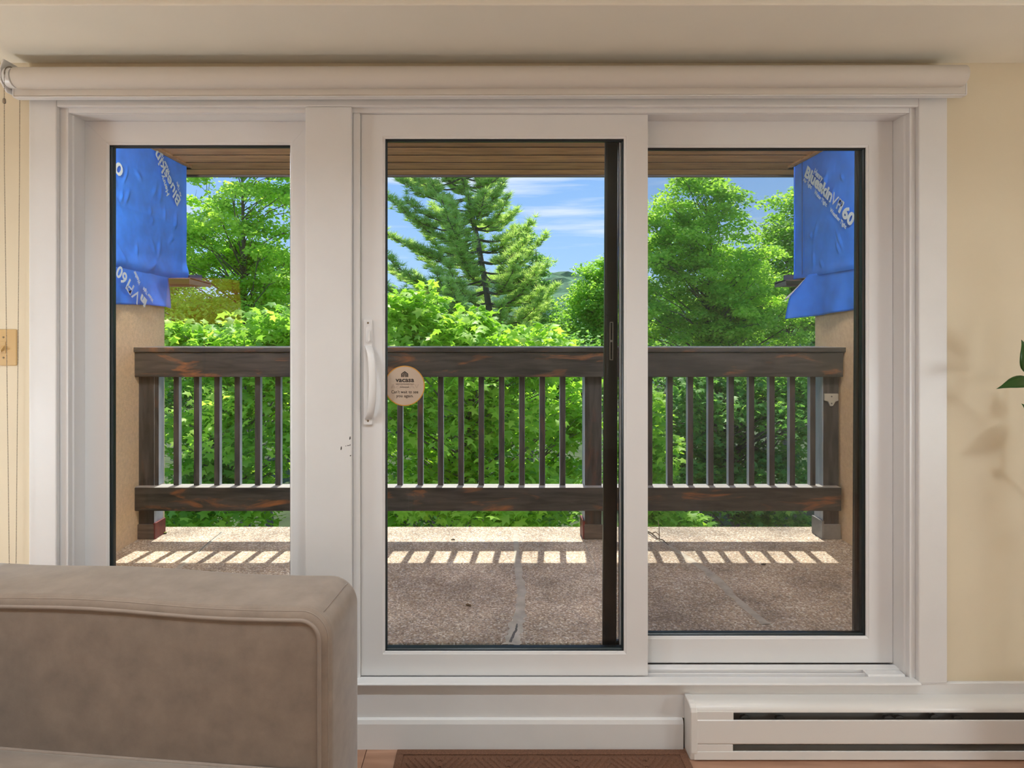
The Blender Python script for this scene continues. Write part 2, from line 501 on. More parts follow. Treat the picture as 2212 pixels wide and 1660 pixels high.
M['deadleaf'] = mat('dead_leaf', (0.16, 0.09, 0.035), 0.8)
M['moss'] = mat('moss', (0.16, 0.17, 0.04), 0.95, bump=1, bscale=150)
M['groove'] = mat('dark_groove', (0.012, 0.010, 0.008), 1.0, spec=0.0)
M['roof'] = mat('roof_shingle', (0.08, 0.075, 0.07), 0.9)

# ================================================================== the room
WY = 2.20                      # room face of the window wall
RX0, RX1, RYB = -3.4, 3.3, -3.2
CZ, SZ = 2.62, 2.409           # main ceiling, dropped bulkhead
BY = 1.805                     # face of the bulkhead

fl = box('floor', M['subfloor'], RX0, RX1, RYB, WY, -0.12, -0.012, bevel=0)
tag(fl, 'reddish brown wooden plank floor under the mat', kind='structure')
# planks run along the window wall; butt joints staggered
rnd = random.Random(4)
pw, y = 0.19, WY - 0.012
row = 0
while y > RYB:
    y0 = max(y - pw, RYB)
    xs = [RX0]
    if row == 0:
        xs += [-1.66, -0.43]
        x = -0.43
    else:
        x = RX0 + rnd.uniform(0.2, 1.2); xs.append(x)
    while x < RX1 - 1.4:
        x += 2.75 if row == 0 else 1.25
        if x < RX1 - 0.1: xs.append(x)
    xs.append(RX1)
    for a, b_ in zip(xs[:-1], xs[1:]):
        box('floor_plank', M['plank'], a+0.0009, b_-0.0009, y0+0.0009, y-0.0009, -0.012, 0.0, fl, bevel=0.0012, seg=1)
    y = y0; row += 1

OX0, OX1, OZ0, OZ1 = -1.545, 1.545, 0.200, 2.275   # rough opening
wf = MB()
wf.box(RX0, OX0, WY, 2.37, -0.12, 2.95)
wf.box(OX1, RX1, WY, 2.37, -0.12, 2.95)
wf.box(OX0, OX1, WY, 2.37, OZ1, 2.95)
wf.box(OX0, OX1, WY, 2.37, -0.12, OZ0)
wf = wf.build('wall_front', M['wall'])
tag(wf, 'cream painted wall around the wide sliding door', kind='structure')
tag(box('wall_left', M['wall'], RX0-0.15, RX0, RYB-0.15, WY, -0.12, 2.95, bevel=0), 'cream side wall left of the sofa', kind='structure')
tag(box('wall_right', M['wall'], RX1, RX1+0.15, RYB-0.15, WY, -0.12, 2.95, bevel=0), 'cream side wall right of the houseplant', kind='structure')
tag(box('wall_back', M['wall'], RX0, RX1, RYB-0.15, RYB, -0.12, 2.95, bevel=0), 'cream back wall behind the camera', kind='structure')
ce = MB()
ce.box(RX0, RX1, RYB, BY, CZ, 2.95)
ce = ce.build('ceiling', M['ceil'])
tag(ce, 'cream main ceiling of the room', kind='structure')
bk = box('trim_1', M['ceil'], RX0, RX1, BY, WY, SZ, 2.95, bevel=0.004)
tag(bk, 'cream dropped bulkhead above the roller blind', kind='structure')

# casing and boards -------------------------------------------------------
CY = 2.18
tag(box('trim_2', M['white'], -1.6156, -1.5185, CY, WY, 0.2165, 2.345, bevel=0.004), 'white flat casing left of the window', kind='structure')
tag(box('trim_3', M['white'], 1.5036, 1.604, CY, WY, 0.2265, 2.345, bevel=0.004), 'white flat casing right of the door', kind='structure')
tag(box('trim_4', M['white'], -1.5185, 1.5036, CY+0.0005, WY, 2.2497, 2.345, bevel=0.004), 'white head casing under the roller blind', kind='structure')
mul = box('trim_5', M['white'], -0.647, -0.4846, CY+0.001, 2.30, 0.2352, 2.2497, bevel=0.003)
tag(mul, 'wide white mullion board between window and sliding door', kind='structure')
# scuffs on the mullion edge
for (px, py, w, h) in [(756, 947, 3, 8), (756, 962, 2, 4), (752, 963, 5, 2), (757, 985, 3, 3), (737, 969, 3, 9), (747, 964, 2, 2)]:
    s = F/(CY+0.0005)
    x = (px-VX)/s; z = ZC+(VY-py)/s; a = w/s/2; b_ = h/s/2
    MB().prism([(x-a, z-b_*0.5), (x-a*0.3, z-b_), (x+a, z-b_*0.2), (x+a*0.6, z+b_), (x-a*0.5, z+b_*0.7)], 'y', CY+0.0004, CY+0.003).build('paint_chip', M['chip'], mul)
ap = box('trim_6', M['white'], RX0, RX1, 2.186, WY, 0.10, 0.2255, bevel=0.003)
tag(ap, 'white apron board running below the door sill', kind='structure')
bb = MB().prism([(WY-0.001, 0), (2.172, 0), (2.172, 0.088), (2.1765, 0.1005), (2.186, 0.104), (WY-0.001, 0.104)], 'x', RX0, 0.676).build('baseboard_front', M['white'])
tag(bb, 'white baseboard with bevelled top left of the heater', kind='structure')
# stool / sill nosing
sl = MB().prism([(2.206, 0.2260), (2.166, 0.2260), (2.163, 0.2275), (2.163, 0.2320), (2.167, 0.2350), (2.206, 0.2350)], 'x', -1.53, 1.502).build('trim_7', M['white'], bevel=0.0015)
tag(sl, 'white sill ledge with bright nosing below the doors', kind='structure')

# outer frame -------------------------------------------------------------
frm = thing('trim_8', 'white vinyl frame lining the whole door opening', None, (0, 2.25, 0.21), kind='structure')
IX, IZ = 1.4905, 2.2345
MB().prism([(-1.53, 2.20), (-IX, 2.20), (-IX, 2.222), (-IX+0.004, 2.225), (-IX+0.004, 2.375), (-1.53, 2.375)], 'z', 0.208, 2.27).build('frame_jamb', M['vinyl'], frm, bevel=0.002)
MB().prism([(1.53, 2.20), (IX-0.006, 2.20), (IX-0.006, 2.222), (IX-0.010, 2.225), (IX-0.010, 2.375), (1.53, 2.375)], 'z', 0.208, 2.27).build('frame_jamb', M['vinyl'], frm, bevel=0.002)
MB().prism([(2.20, 2.27), (2.20, IZ), (2.214, IZ), (2.216, IZ-0.001), (2.375, IZ-0.001), (2.375, 2.27)], 'x', -IX+0.0005, IX-0.0065).build('frame_head', M['vinyl'], frm, bevel=0.0015)
# jamb beside the mullion
box('frame_jamb', M['vinyl'], -0.4846, -0.459, 2.199, 2.33, 0.21, IZ, frm, bevel=0.004)
# bottom track with ridges
MB().prism([(2.2062, 0.200), (2.2062, 0.2345), (2.209, 0.2345), (2.2095, 0.2180), (2.231, 0.2180), (2.232, 0.2335), (2.2355, 0.2335), (2.2365, 0.2260), (2.247, 0.2260), (2.248, 0.2390), (2.279, 0.2405), (2.280, 0.230), (2.345, 0.230), (2.375, 0.236), (2.375, 0.200)], 'x', -1.53, 1.53).build('sill_track', M['vinyl'], frm, bevel=0.0008, seg=1)
MB().box(0.575, 1.35, 2.2370, 2.2465, 0.2262, 0.2268).build('track_groove', M['dark'], frm)
MB().prism([(2.2105, 0.2185), (2.2105, 0.234), (2.216, 0.2385), (2.244, 0.2390), (2.247, 0.2365), (2.247, 0.2265)], 'x', 1.345, 1.478).build('track_stop', M['vinyl'], frm, bevel=0.002)
# exterior black cladding of frame
for a, b_ in ((-1.545, -1.476), (1.470, 1.545)):
    box('frame_cladding', M['black'], a, b_, 2.3755, 2.385, 0.2, 2.275, frm, bevel=0.001)
box('frame_cladding', M['black'], -1.476, 1.470, 2.3755, 2.385, 2.235, 2.275, frm, bevel=0.001)

def sash(root, x0, x1, z0, z1, w, y0, white_d, y1, smoothweld=True):
    """white room-side sash with chamfered bead, black outer half, gasket line, pane"""
    gl = y0 + 0.022
    prof = [(0, y0+white_d), (0, y0), (w-0.0085, y0), (w-0.0075, y0+0.0015), (w-0.0012, y0+0.0035), (w, y0+0.0055), (w, y0+white_d)]
    for nm, mb in mitred(x0, x1, z0, z1, prof):
        mb.build(nm, M['vinyl'], root, bevel=0.0 if smoothweld else 0.0005, seg=1)
    prof = [(0.004, y1), (0.004, y0+white_d+0.0002), (w+0.0008, y0+white_d+0.0002), (w+0.0008, y1)]
    for nm, mb in mitred(x0, x1, z0, z1, prof):
        mb.build('outer_'+nm, M['black'], root)
    # gasket line hugging the pane
    prof = [(w+0.0010, gl-0.001), (w+0.0010, gl-0.008), (w+0.0045, gl-0.005), (w+0.006, gl-0.001)]
    for nm, mb in mitred(x0, x1, z0, z1, prof):
        mb.build('gasket', M['gasket'], root)
    box('pane', M['glass'], x0+w+0.0012, x1-w-0.0012, gl, gl+0.005, z0+w+0.0012, z1-w-0.0012, root, bevel=0)
    return gl

w1 = thing('window_1', 'white fixed window left of the mullion, behind the sofa', None, (-1.07, 2.3, 0.246), kind='structure')
# left sash: equal opening, hidden right stile under mullion
sash(w1, -1.4865, -0.6485, 0.248, 2.2330, 0.0860, 2.285, 0.008, 2.330, False)
d1 = thing('door_1', 'white sliding glass door panel with long pull handle and round sticker', None, (0.05, 2.24, 0.2305), kind='structure')
sash(d1, -0.4575, 0.5625, 0.2352, 2.2325, 0.0845, 2.2145, 0.0075, 2.2615)
d2 = thing('door_2', 'white glass door panel set back at the right behind the screen', None, (1.0, 2.3, 0.243), kind='structure')
sash(d2, 0.478, 1.4795, 0.2435, 2.2330, 0.0955, 2.285, 0.008, 2.330)

# sliding insect screen outside, hung slightly out of true
sd = thing('door_3', 'black framed sliding insect screen outside the right door panel', None, (0.925, 2.35, 0.237), kind='structure')
sd.rotation_euler = (0, R(0.30), 0)
bpy.context.view_layer.update()
hx = 0.5
for nm, mb in mitred(-hx, hx, 0.003, 1.975, [(0, 2.343-2.35), (0.008, 2.341-2.35), (0.046, 2.341-2.35), (0.052, 2.345-2.35), (0.052, 2.36-2.35), (0, 2.36-2.35)]):
    mb.build('screen_'+nm, M['black'], sd, bevel=0.001, local=True)
box('screen_mesh', M['screen'], -hx+0.05, hx-0.05, 0.0005, 0.0010, 0.05, 1.93, sd, bevel=0, local=True)
# latch plates on both screen stiles
for sx, zz, hh in ((-hx+0.026, 1.185, 0.072), (hx-0.03, 0.98, 0.055)):
    lp = MB()
    lp.box(sx-0.0065, sx-0.004, -0.0125, -0.009, zz-hh, zz+hh)
    lp.box(sx+0.004, sx+0.0065, -0.0125, -0.009, zz-hh, zz+hh)
    lp.box(sx-0.0065, sx+0.0065, -0.0125, -0.009, zz+hh-0.003, zz+hh)
    lp.box(sx-0.0065, sx+0.0065, -0.0125, -0.009, zz-hh, zz-hh+0.003)
    lp.box(sx-0.004, sx+0.004, -0.0115, -0.009, zz-0.004, zz+0.004)
    lp.build('screen_latch', M['steel'], sd, local=True)

# pull handle of the sliding panel ----------------------------------------
def hx_(px): return (px-VX)*2.2145/F
def hz_(py): return ZC+(VY-py)*2.2145/F
hp = MB()
def capsule(cx, z0, z1, r, n=8):
    pts = []
    for k in range(n+1):
        a = math.pi*k/n; pts.append((cx+r*math.cos(a), z1-r+r*math.sin(a)))
    for k in range(n+1):
        a = math.pi+math.pi*k/n; pts.append((cx+r*math.cos(a), z0+r+r*math.sin(a)))
    return pts
def rrect(x0, x1, z0, z1, r, n=5):
    pts = []
    for cx, cz, a0 in ((x1-r, z1-r, 0), (x0+r, z1-r, 90), (x0+r, z0+r, 180), (x1-r, z0+r, 270)):
        for k in range(n+1):
            a = R(a0+90*k/n); pts.append((cx+r*math.cos(a), cz+r*math.sin(a)))
    return pts
hcx = hx_(796)
plate = MB().prism(rrect(hcx-0.0175, hcx+0.0155, hz_(918), hz_(690), 0.006), 'y', 2.2055, 2.2146).build('handle_plate', M['vinyl'], d1, bevel=0.003)
# thumb turn
MB().prism(capsule(hx_(797), hz_(742), hz_(706), 0.011), 'y', 2.2030, 2.2056).build('thumb_turn', M['vinyl'], d1, bevel=0.001)
MB().prism(capsule(hx_(799), hz_(738), hz_(714), 0.0045), 'y', 2.1930, 2.2032).build('thumb_lever', M['vinyl'], d1, bevel=0.0015)
# bow grip: rounded section swept from plate outwards and back
grip = MB()
path = []
zt, zb = hz_(752), hz_(900)
for k in range(25):
    t = k/24
    z = zt + (zb-zt)*t
    bow = min(1.0, math.sin(math.pi*t)**0.45)
    path.append((hcx+0.001+0.0225*bow, 2.2055-0.040*bow+0.002, z))
vs = []; fs = []
for i, p in enumerate(path):
    for k in range(12):
        a = 2*math.pi*k/12
        vs.append((p[0]+0.0130*math.copysign(abs(math.cos(a))**0.6, math.cos(a)), p[1]+0.0075*math.copysign(abs(math.sin(a))**0.7, math.sin(a)), p[2]+ (0.0 if 0 < i < 24 else (0.008 if i == 0 else -0.008))))
for i in range(24):
    for k in range(12):
        k2 = (k+1) % 12
        fs.append((i*12+k, i*12+k2, (i+1)*12+k2, (i+1)*12+k))
fs.append(tuple(range(11, -1, -1))); fs.append(tuple(range(24*12, 25*12)))
grip.add(vs, fs).build('pull_grip', M['vinyl'], d1, smooth=True)
for py in (698, 909):
    MB().lathe([(0.0001, 2.2040), (0.0030, 2.2042), (0.0036, 2.2050), (0.0036, 2.2060)], (hx_(796), 0, hz_(py)), 'y', 12).build('screw', M['screw'], d1)

# sticker on the sliding pane ----------------------------------------------
SY = 2.2345
ss = F/SY
scx, scz, sr = (874-VX)/ss, ZC+(VY-834)/ss, 43.5/ss
st = thing('sticker', 'round tan sticker with gold rim stuck on the sliding pane', 'sticker', (scx, SY, scz-sr))
MB().lathe([(sr*0.955, 0), (sr*0.955, 0.0012)], (scx, SY, scz), 'y', 48).build('sticker_disc', M['sticker'], st)
MB().lathe([(sr*0.955, -0.0004), (sr, -0.0004), (sr, 0.0012), (sr*0.955, 0.0012)], (scx, SY, scz), 'y', 64, caps=False).build('sticker_rim', M['gold'], st)
ty = SY-0.0006
def sx_(px): return (px-VX)/ss
def sz_(py): return ZC+(VY-py)/ss
kx = dict(xdir=(1,0,0), updir=(0,0,1), parent=st)
text_obj('lettering', 'vacasa', M['ink'], 0.0235, (sx_(854.5), ty, sz_(825.5)), width=40/ss, bold=0.0004, **kx)
text_obj('lettering', "Can't wait to see", M['ink'], 0.0155, (sx_(845.5), ty, sz_(850.0)), width=58/ss, **kx)
text_obj('lettering', 'you again.', M['ink'], 0.0155, (sx_(856.0), ty, sz_(858.5)), width=37/ss, **kx)
# small line of print and short rule
text_obj('lettering', 'VACATION RENTALS', M['ink'], 0.0042, (sx_(855), ty, sz_(831.0)), width=39/ss, **kx)
box('rule_line', M['ink'], sx_(864), sx_(884), ty-0.0001, ty+0.0003, sz_(837.2), sz_(836.2), st, bevel=0)
# faint reversed print showing through from the other face
g = text_obj('ghost_lettering', 'VACASA', M['ghost'], 0.022, (sx_(905), ty+0.0003, sz_(839.5)), xdir=(-1,0,0), updir=(0,0,1), parent=st, width=61/ss)
# house logo: three nested arches
def arch(px0, px1, py_top, py_sh, py_b, th, nm='logo'):
    x0, x1, zt_, zs, zb_ = sx_(px0), sx_(px1), sz_(py_top), sz_(py_sh), sz_(py_b)
    xm = (x0+x1)/2; t = th/ss
    outer = [(x0, zb_), (x0, zs), (xm, zt_), (x1, zs), (x1, zb_)]
    inner = [(x1-t, zb_), (x1-t, zs-t*0.45), (xm, zt_-t*1.25), (x0+t, zs-t*0.45), (x0+t, zb_)]
    m = MB()
    n = 5
    vs = [(p[0], ty-0.0002, p[1]) for p in outer] + [(p[0], ty-0.0002, p[1]) for p in reversed(inner)]
    fs = [(i, i+1, n+i+1, n+i) for i in range(4)]
    m.add(vs, fs).build(nm, M['ink'], st, solid=0.0005)
arch(866.8, 881.6, 802.2, 807.6, 814.8, 1.9)
arch(869.7, 878.7, 805.4, 809.6, 814.8, 1.5)
arch(872.0, 876.4, 808.6, 811.2, 814.8, 1.2)

# ================================================================== roller blind
BYc, BZc, BR = 2.122, 2.3285, 0.0355
bl = thing('roller_blind', 'off-white roller blind rolled up above the doors', 'roller blind', (0, BYc, 2.26), 0)
bl.rotation_euler = (0, R(-0.13), 0)
bpy.context.view_layer.update()
rl = []
nn = 40
MB().lathe([(BR-0.003, -1.612), (BR, -1.6105), (BR, 1.612), (BR-0.003, 1.6135)], (0, 0, BZc-2.26), 'x', nn).build('fabric_roll', M['blind'], bl, local=True, auto=True)
# drop of fabric behind roll down to hem, hem bar
MB().box(-1.612, 1.612, BR-0.0035, BR-0.0022, 0.026, BZc-2.26).build('fabric_drop', M['blind'], bl, local=True)
MB().prism(rrect(0.012, 0.034, 0.0105, 0.052, 0.006), 'x', -1.632, 1.632).build('hem_bar', M['blind'], bl, local=True, auto=True)
MB().box(-1.634, 1.634, 0.010, 0.036, 0.0070, 0.0105).build('hem_strip', M['vinyl'], bl, local=True)
MB().prism(rrect(0.010, 0.036, 0.0075, 0.053, 0.006), 'x', 1.632, 1.6365).build('hem_cap', M['vinyl'], bl, local=True, bevel=0.001)
MB().prism(rrect(0.010, 0.036, 0.0075, 0.053, 0.006), 'x', -1.6365, -1.632).build('hem_cap', M['vinyl'], bl, local=True, bevel=0.001)
# clutch wheel and bracket at the left end, plain bracket at the right
MB().lathe([(0.030, -1.642), (0.033, -1.640), (0.033, -1.618), (0.020, -1.617), (0.020, -1.612)], (0, 0, BZc-2.26), 'x', 28).build('clutch_wheel', M['vinyl'], bl, local=True, auto=True)
MB().prism([(0.058, 0.02), (0.058, 0.128), (-0.015, 0.128), (-0.030, 0.09), (-0.030, 0.05), (0.0, 0.02)], 'x', -1.650, -1.645).build('bracket', M['vinyl'], bl, local=True, bevel=0.001)
MB().prism([(0.058, 0.05), (0.058, 0.098), (0.0, 0.098), (-0.02, 0.08), (-0.02, 0.055)], 'x', 1.6145, 1.618).build('bracket', M['vinyl'], bl, local=True, bevel=0.001)
# bead chain: over the wheel, then two strands hanging behind the sofa
ch = MB()
oc = [(1,0,0),(-1,0,0),(0,1,0),(0,-1,0),(0,0,1),(0,0,-1)]
of = [(0,2,4),(2,1,4),(1,3,4),(3,0,4),(2,0,5),(1,2,5),(3,1,5),(0,3,5)]
def bead(p, r): ch.add([(p[0]+r*a, p[1]+r*b_, p[2]+r*c) for a, b_, c in oc], of)
cx_, wr = -1.629, 0.0345
for k in range(0, 25):
    a = math.pi*k/24
    bead((cx_, BYc+wr*math.cos(a), BZc+wr*math.sin(a)-0.002), 0.0026)
zlow = 0.52
nb = int((BZc-zlow)/0.0052)
for k in range(nb):
    t = k/nb
    z = BZc - (BZc-zlow)*t
    bead((cx_+0.019*max(0, t-0.18), BYc-wr+0.004*t, z), 0.0023)
    bead((cx_-0.010*max(0, t-0.18), BYc+wr-0.008*t, z), 0.0023)
for k in range(14):
    a = math.pi*k/13
    bead((cx_+0.006, BYc+0.028*math.cos(a), zlow-0.03*math.sin(a)), 0.0025)
ch.build('bead_chain', M['chain'], bl, smooth=True, fix=False)
MB().lathe([(0.001, 0.02), (0.0045, 0.016), (0.0052, 0.008), (0.0045, 0.002), (0.001, 0)], (cx_, BYc-wr, 2.225), 'z', 10).build('chain_connector', M['chain'], bl, smooth=True)

# ================================================================== light switch
lsx = (10-VX)*WY/F; lsz = ZC+(VY-751)*WY/F
ls = thing('light_switch', 'almond toggle light switch on the cream wall by the chain', 'light switch', (lsx, WY, lsz-0.064))
MB().prism(rrect(lsx-0.046, lsx+0.046, lsz-0.064, lsz+0.064, 0.004), 'y', 2.1945, 2.2005).build('switch_plate', M['almond'], ls, bevel=0.003)
box('toggle_collar', M['almond'], lsx-0.0085, lsx+0.0085, 2.1925, 2.1948, lsz-0.021, lsz+0.021, ls, bevel=0.001)
MB().prism([(2.1935, lsz-0.010), (2.179, lsz-0.016), (2.177, lsz-0.009), (2.1935, lsz+0.008)], 'x', lsx-0.005, lsx+0.005).build('toggle', M['almond'], ls, bevel=0.0012)
for dz in (0.036, -0.036):
    MB().lathe([(0.0004, 2.1925), (0.0030, 2.1928), (0.0036, 2.1946)], (lsx, 0, lsz+dz), 'y', 12).build('screw', M['screw'], ls)

# ================================================================== baseboard heater
HX0, HX1 = 0.682, 2.60
ht = thing('baseboard_heater', 'white electric baseboard heater below the right door panel', 'heater', (1.6, 2.15, 0.0))
hood = [(2.1855, 0.030), (2.1855, 0.186), (2.150, 0.186), (2.134, 0.184), (2.124, 0.178), (2.1185, 0.168), (2.118, 0.1625), (2.1215, 0.1625), (2.1225, 0.168), (2.128, 0.176), (2.137, 0.180), (2.150, 0.182), (2.180, 0.182), (2.180, 0.030)]
MB().prism(hood, 'x', HX0+0.02, HX1).build('hood', M['heater'], ht, auto=True)
MB().prism([(2.1165, 0.1395), (2.1135, 0.137), (2.1120, 0.062), (2.1145, 0.057), (2.1165, 0.057)], 'x', HX0+0.020, HX1).build('front_panel', M['heater'], ht, bevel=0.001)
MB().prism([(2.1165, 0.034), (2.1120, 0.033), (2.1110, 0.006), (2.122, 0.002), (2.1855, 0.002), (2.1855, 0.008), (2.122, 0.008), (2.1165, 0.012)], 'x', HX0+0.012, HX1).build('bottom_lip', M['heater'], ht, bevel=0.0008)
MB().box(HX0+0.02, HX1, 2.165, 2.168, 0.030, 0.180).build('back_liner', M['liner'], ht)
# end cap with rounded shoulder
ec = [(2.1855, 0.0), (2.1855, 0.189), (2.148, 0.189), (2.130, 0.186), (2.118, 0.179), (2.112, 0.166), (2.1105, 0.03), (2.1175, 0.0)]
MB().prism(ec, 'x', HX0, HX0+0.024).build('end_cap', M['heater'], ht, bevel=0.004, seg=3)
box('end_plate', M['heater'], HX0+0.02, (1585-VX)*2.115/F, 2.1165, 2.120, 0.138, 0.166, ht, bevel=0.0008)
box('end_plate', M['heater'], HX0+0.012, (1583-VX)*2.115/F, 2.1135, 2.118, 0.030, 0.0565, ht, bevel=0.0008)
# heating element with fins in the slot
MB().tube([(HX0+0.15, 2.143, 0.10), (HX1-0.05, 2.143, 0.10)], 0.007, 10).build('heating_element', M['fin'], ht, smooth=True)
for px, hh in ((1610, 0.006), (1686, 0.003), (1920, 0.004), (1944, 0.004), (2020, 0.010), (2070, 0.003)):
    x = (px-VX)*2.135/F
    MB().prism([(x-0.016, 0.1285), (x-0.010, 0.134+hh*0.5), (x+0.002, 0.134+hh), (x+0.014, 0.134+hh*0.2), (x+0.018, 0.1285)], 'y', 2.138, 2.148).build('fin_tab', M['dark'], ht)

# ================================================================== door mat
MX0, MX1, MY1, MY0 = (858-VX)*2.165/F, (1507-VX)*2.14/F, 2.163, 1.55
# the heater stands over the mat's corner region: keep clear of it
MX1 = min(MX1, HX0-0.004)
mt = thing('door_mat', 'brown ribbed door mat on the floor below the sliding door', 'door mat', ((MX0+MX1)/2, (MY0+MY1)/2, 0))
MB().prism(rrect(MX0, MX1, MY0, MY1, 0.012), 'z', 0.0002, 0.004).build('mat_backing', M['mat'], mt)
bw = 0.026
mb = MB()
for a in ((MX0, MX1, MY1-bw, MY1), (MX0, MX1, MY0, MY0+bw)):
    box('mat_border', M['mat'], a[0]+0.001, a[1]-0.001, a[2], a[3]-0.001, 0.004, 0.0085, mt, bevel=0.003)
for a in ((MX0+0.001, MX0+bw), (MX1-bw, MX1-0.001)):
    box('mat_border', M['mat'], a[0], a[1], MY0+bw, MY1-bw, 0.004, 0.0085, mt, bevel=0.003)
# blocks of diagonal ridges in alternating direction
ix0, ix1, iy0, iy1 = MX0+bw+0.012, MX1-bw-0.012, MY0+bw+0.012, MY1-bw-0.012
nbx, nby = 8, 4
cw, chh = (ix1-ix0)/nbx, (iy1-iy0)/nby
def clip_seg(p, d, x0, x1, y0, y1):
    t0, t1 = -9, 9
    for k, (lo, hi) in enumerate(((x0, x1), (y0, y1))):
        if abs(d[k]) < 1e-9: continue
        a, b_ = (lo-p[k])/d[k], (hi-p[k])/d[k]
        if a > b_: a, b_ = b_, a
        t0, t1 = max(t0, a), min(t1, b_)
    return (t0, t1) if t1-t0 > 0.012 else None
for i in range(nbx):
    for j in range(nby):
        x0, y0 = ix0+i*cw+0.003, iy0+j*chh+0.003
        x1, y1 = x0+cw-0.006, y0+chh-0.006
        sgn = 1 if (i+j) % 2 == 0 else -1
        d = Vector((0.62, 0.78*sgn)).normalized(); nrm = Vector((-d.y, d.x))
        c = Vector(((x0+x1)/2, (y0+y1)/2))
        for q in range(-6, 7):
            p = c + nrm*(q*0.0185)
            r_ = clip_seg(p, d, x0, x1, y0, y1)
            if not r_: continue
            a, b_ = p+d*r_[0], p+d*r_[1]
            hw = nrm*0.0052
            MB().add([(a.x-hw.x, a.y-hw.y, 0.004), (a.x+hw.x, a.y+hw.y, 0.004), (b_.x+hw.x, b_.y+hw.y, 0.004), (b_.x-hw.x, b_.y-hw.y, 0.004),
                      (a.x-hw.x*0.45, a.y-hw.y*0.45, 0.0085), (a.x+hw.x*0.45, a.y+hw.y*0.45, 0.0085), (b_.x+hw.x*0.45, b_.y+hw.y*0.45, 0.0085), (b_.x-hw.x*0.45, b_.y-hw.y*0.45, 0.0085)],
                     [(0,3,2,1),(4,5,6,7),(0,1,5,4),(1,2,6,5),(2,3,7,6),(3,0,4,7)]).build('ridge', M['mat'], mt, fix=False)

# ================================================================== sofa
so = thing('sofa', 'taupe suede sofa with piped arm in the left foreground', 'sofa', (-0.386, 1.500, 0), R(-6))
bpy.context.view_layer.update()
AL, AT, AH = 1.16, 0.235, 0.785       # arm length, thickness, height
def arm(y0, y1, name='arm'):
    """rounded slab in x-z with softly rolled rims, slightly crowned front"""
    r0 = 0.075
    def outline(ins):
        pts = []
        x1, z1 = -ins, AH-ins
        r = max(r0-ins, 0.01)
        pts.append((x1, 0.07))
        for k in range(9):
            pts.append((x1, 0.07+(z1-r-0.07)*(k+1)/9))
        for k in range(1, 11):
            a = R(90*k/10); pts.append((x1-r+r*math.cos(a), z1-r+r*math.sin(a)))
        for k in range(1, 13):
            pts.append((x1-r-(AL-r-0.02)*k/12, z1 - 0.0*k))
        pts.append((-AL, 0.07))
        return pts
    m = MB()
    lay = []
    bev = 0.028
    ys = []
    # camera side face inset (panel), rim roll, band, rear rim roll
    for k in range(6):
        a = R(90*k/5)
        ys.append((y0+bev-bev*math.cos(a)*1.0 if False else y0+bev*(1-math.sin(a)), bev*(1-math.cos(a))))
    ys = [(y0+bev*(1-math.cos(R(90*k/5))), bev*(1-math.sin(R(90*k/5)))) for k in range(6)] + \
         [(y1-bev*(1-math.cos(R(90*k/5))), bev*(1-math.sin(R(90*k/5)))) for k in range(5, -1, -1)]
    n = None
    vs = []; fs = []
    for (yy, ins) in ys:
        o = outline(ins); n = len(o)
        for (x, z) in o:
            vs.append((x, yy, z + 0.004*math.sin(x*9+1.0)*(1 if z > 0.6 else 0)))
    for i in range(len(ys)-1):
        for k in range(n-1):
            fs.append((i*n+k, i*n+k+1, (i+1)*n+k+1, (i+1)*n+k))
    # soft front and rear panels as fans of quads toward an inner outline
    def panel(base, yy, sgn):
        st_ = len(vs)
        o = outline(bev)
        cx, cz = -AL*0.55, 0.38
        rings = 5
        prev = base
        for q in range(1, rings+1):
            t = q/rings
            cur = len(vs)
            for (x, z) in o:
                px = x+(cx-x)*t*0.98; pz = z+(cz-z)*t*0.98
                bulge = 0.012*math.sin(math.pi*min(1, t*1.15)/2)
                vs.append((px, yy+sgn*(0.002-bulge), pz))
            for k in range(n-1):
                fs.append((prev+k, prev+k+1, cur+k+1, cur+k))
            prev = cur
        fs.append(tuple(range(prev, prev+n)))
    panel(0, y0, 1)
    panel((len(ys)-1)*n, y1, -1)
    m.add(vs, fs)
    return m, outline
am, outl = arm(0.0, AT)
ao = am.build('arm', M['sofa'], so, local=True, smooth=True)
# piping round the seam of the arm front, plus twin stitch lines on the band
def along(ins, y, rad, nm):
    o = outl(ins)
    MB().tube([(x, y, z + 0.004*math.sin(x*9+1.0)*(1 if z > 0.6 else 0)) for x, z in o], rad, 8).build(nm, M['piping'], so, smooth=True, local=True)
along(0.0265, 0.0005, 0.0052, 'piping')
along(0.0075, 0.0100, 0.0016, 'seam')
along(0.0020, 0.0200, 0.0013, 'seam')
along(0.0265, AT-0.0005, 0.0052, 'piping')
# mitred stitch across the corner of the band
stp = []
for k in range(9):
    t = k/8
    stp.append((-0.075+0.0752*math.cos(R(50)), 0.03+t*(AT-0.06), AH-0.075+0.0752*math.sin(R(50))+0.003))
MB().tube(stp, 0.0011, 6).build('seam', M['piping'], so, smooth=True, local=True)
am2, _ = arm(-1.72, -1.72+AT)
am2.build('arm', M['sofa'], so, local=True, smooth=True)
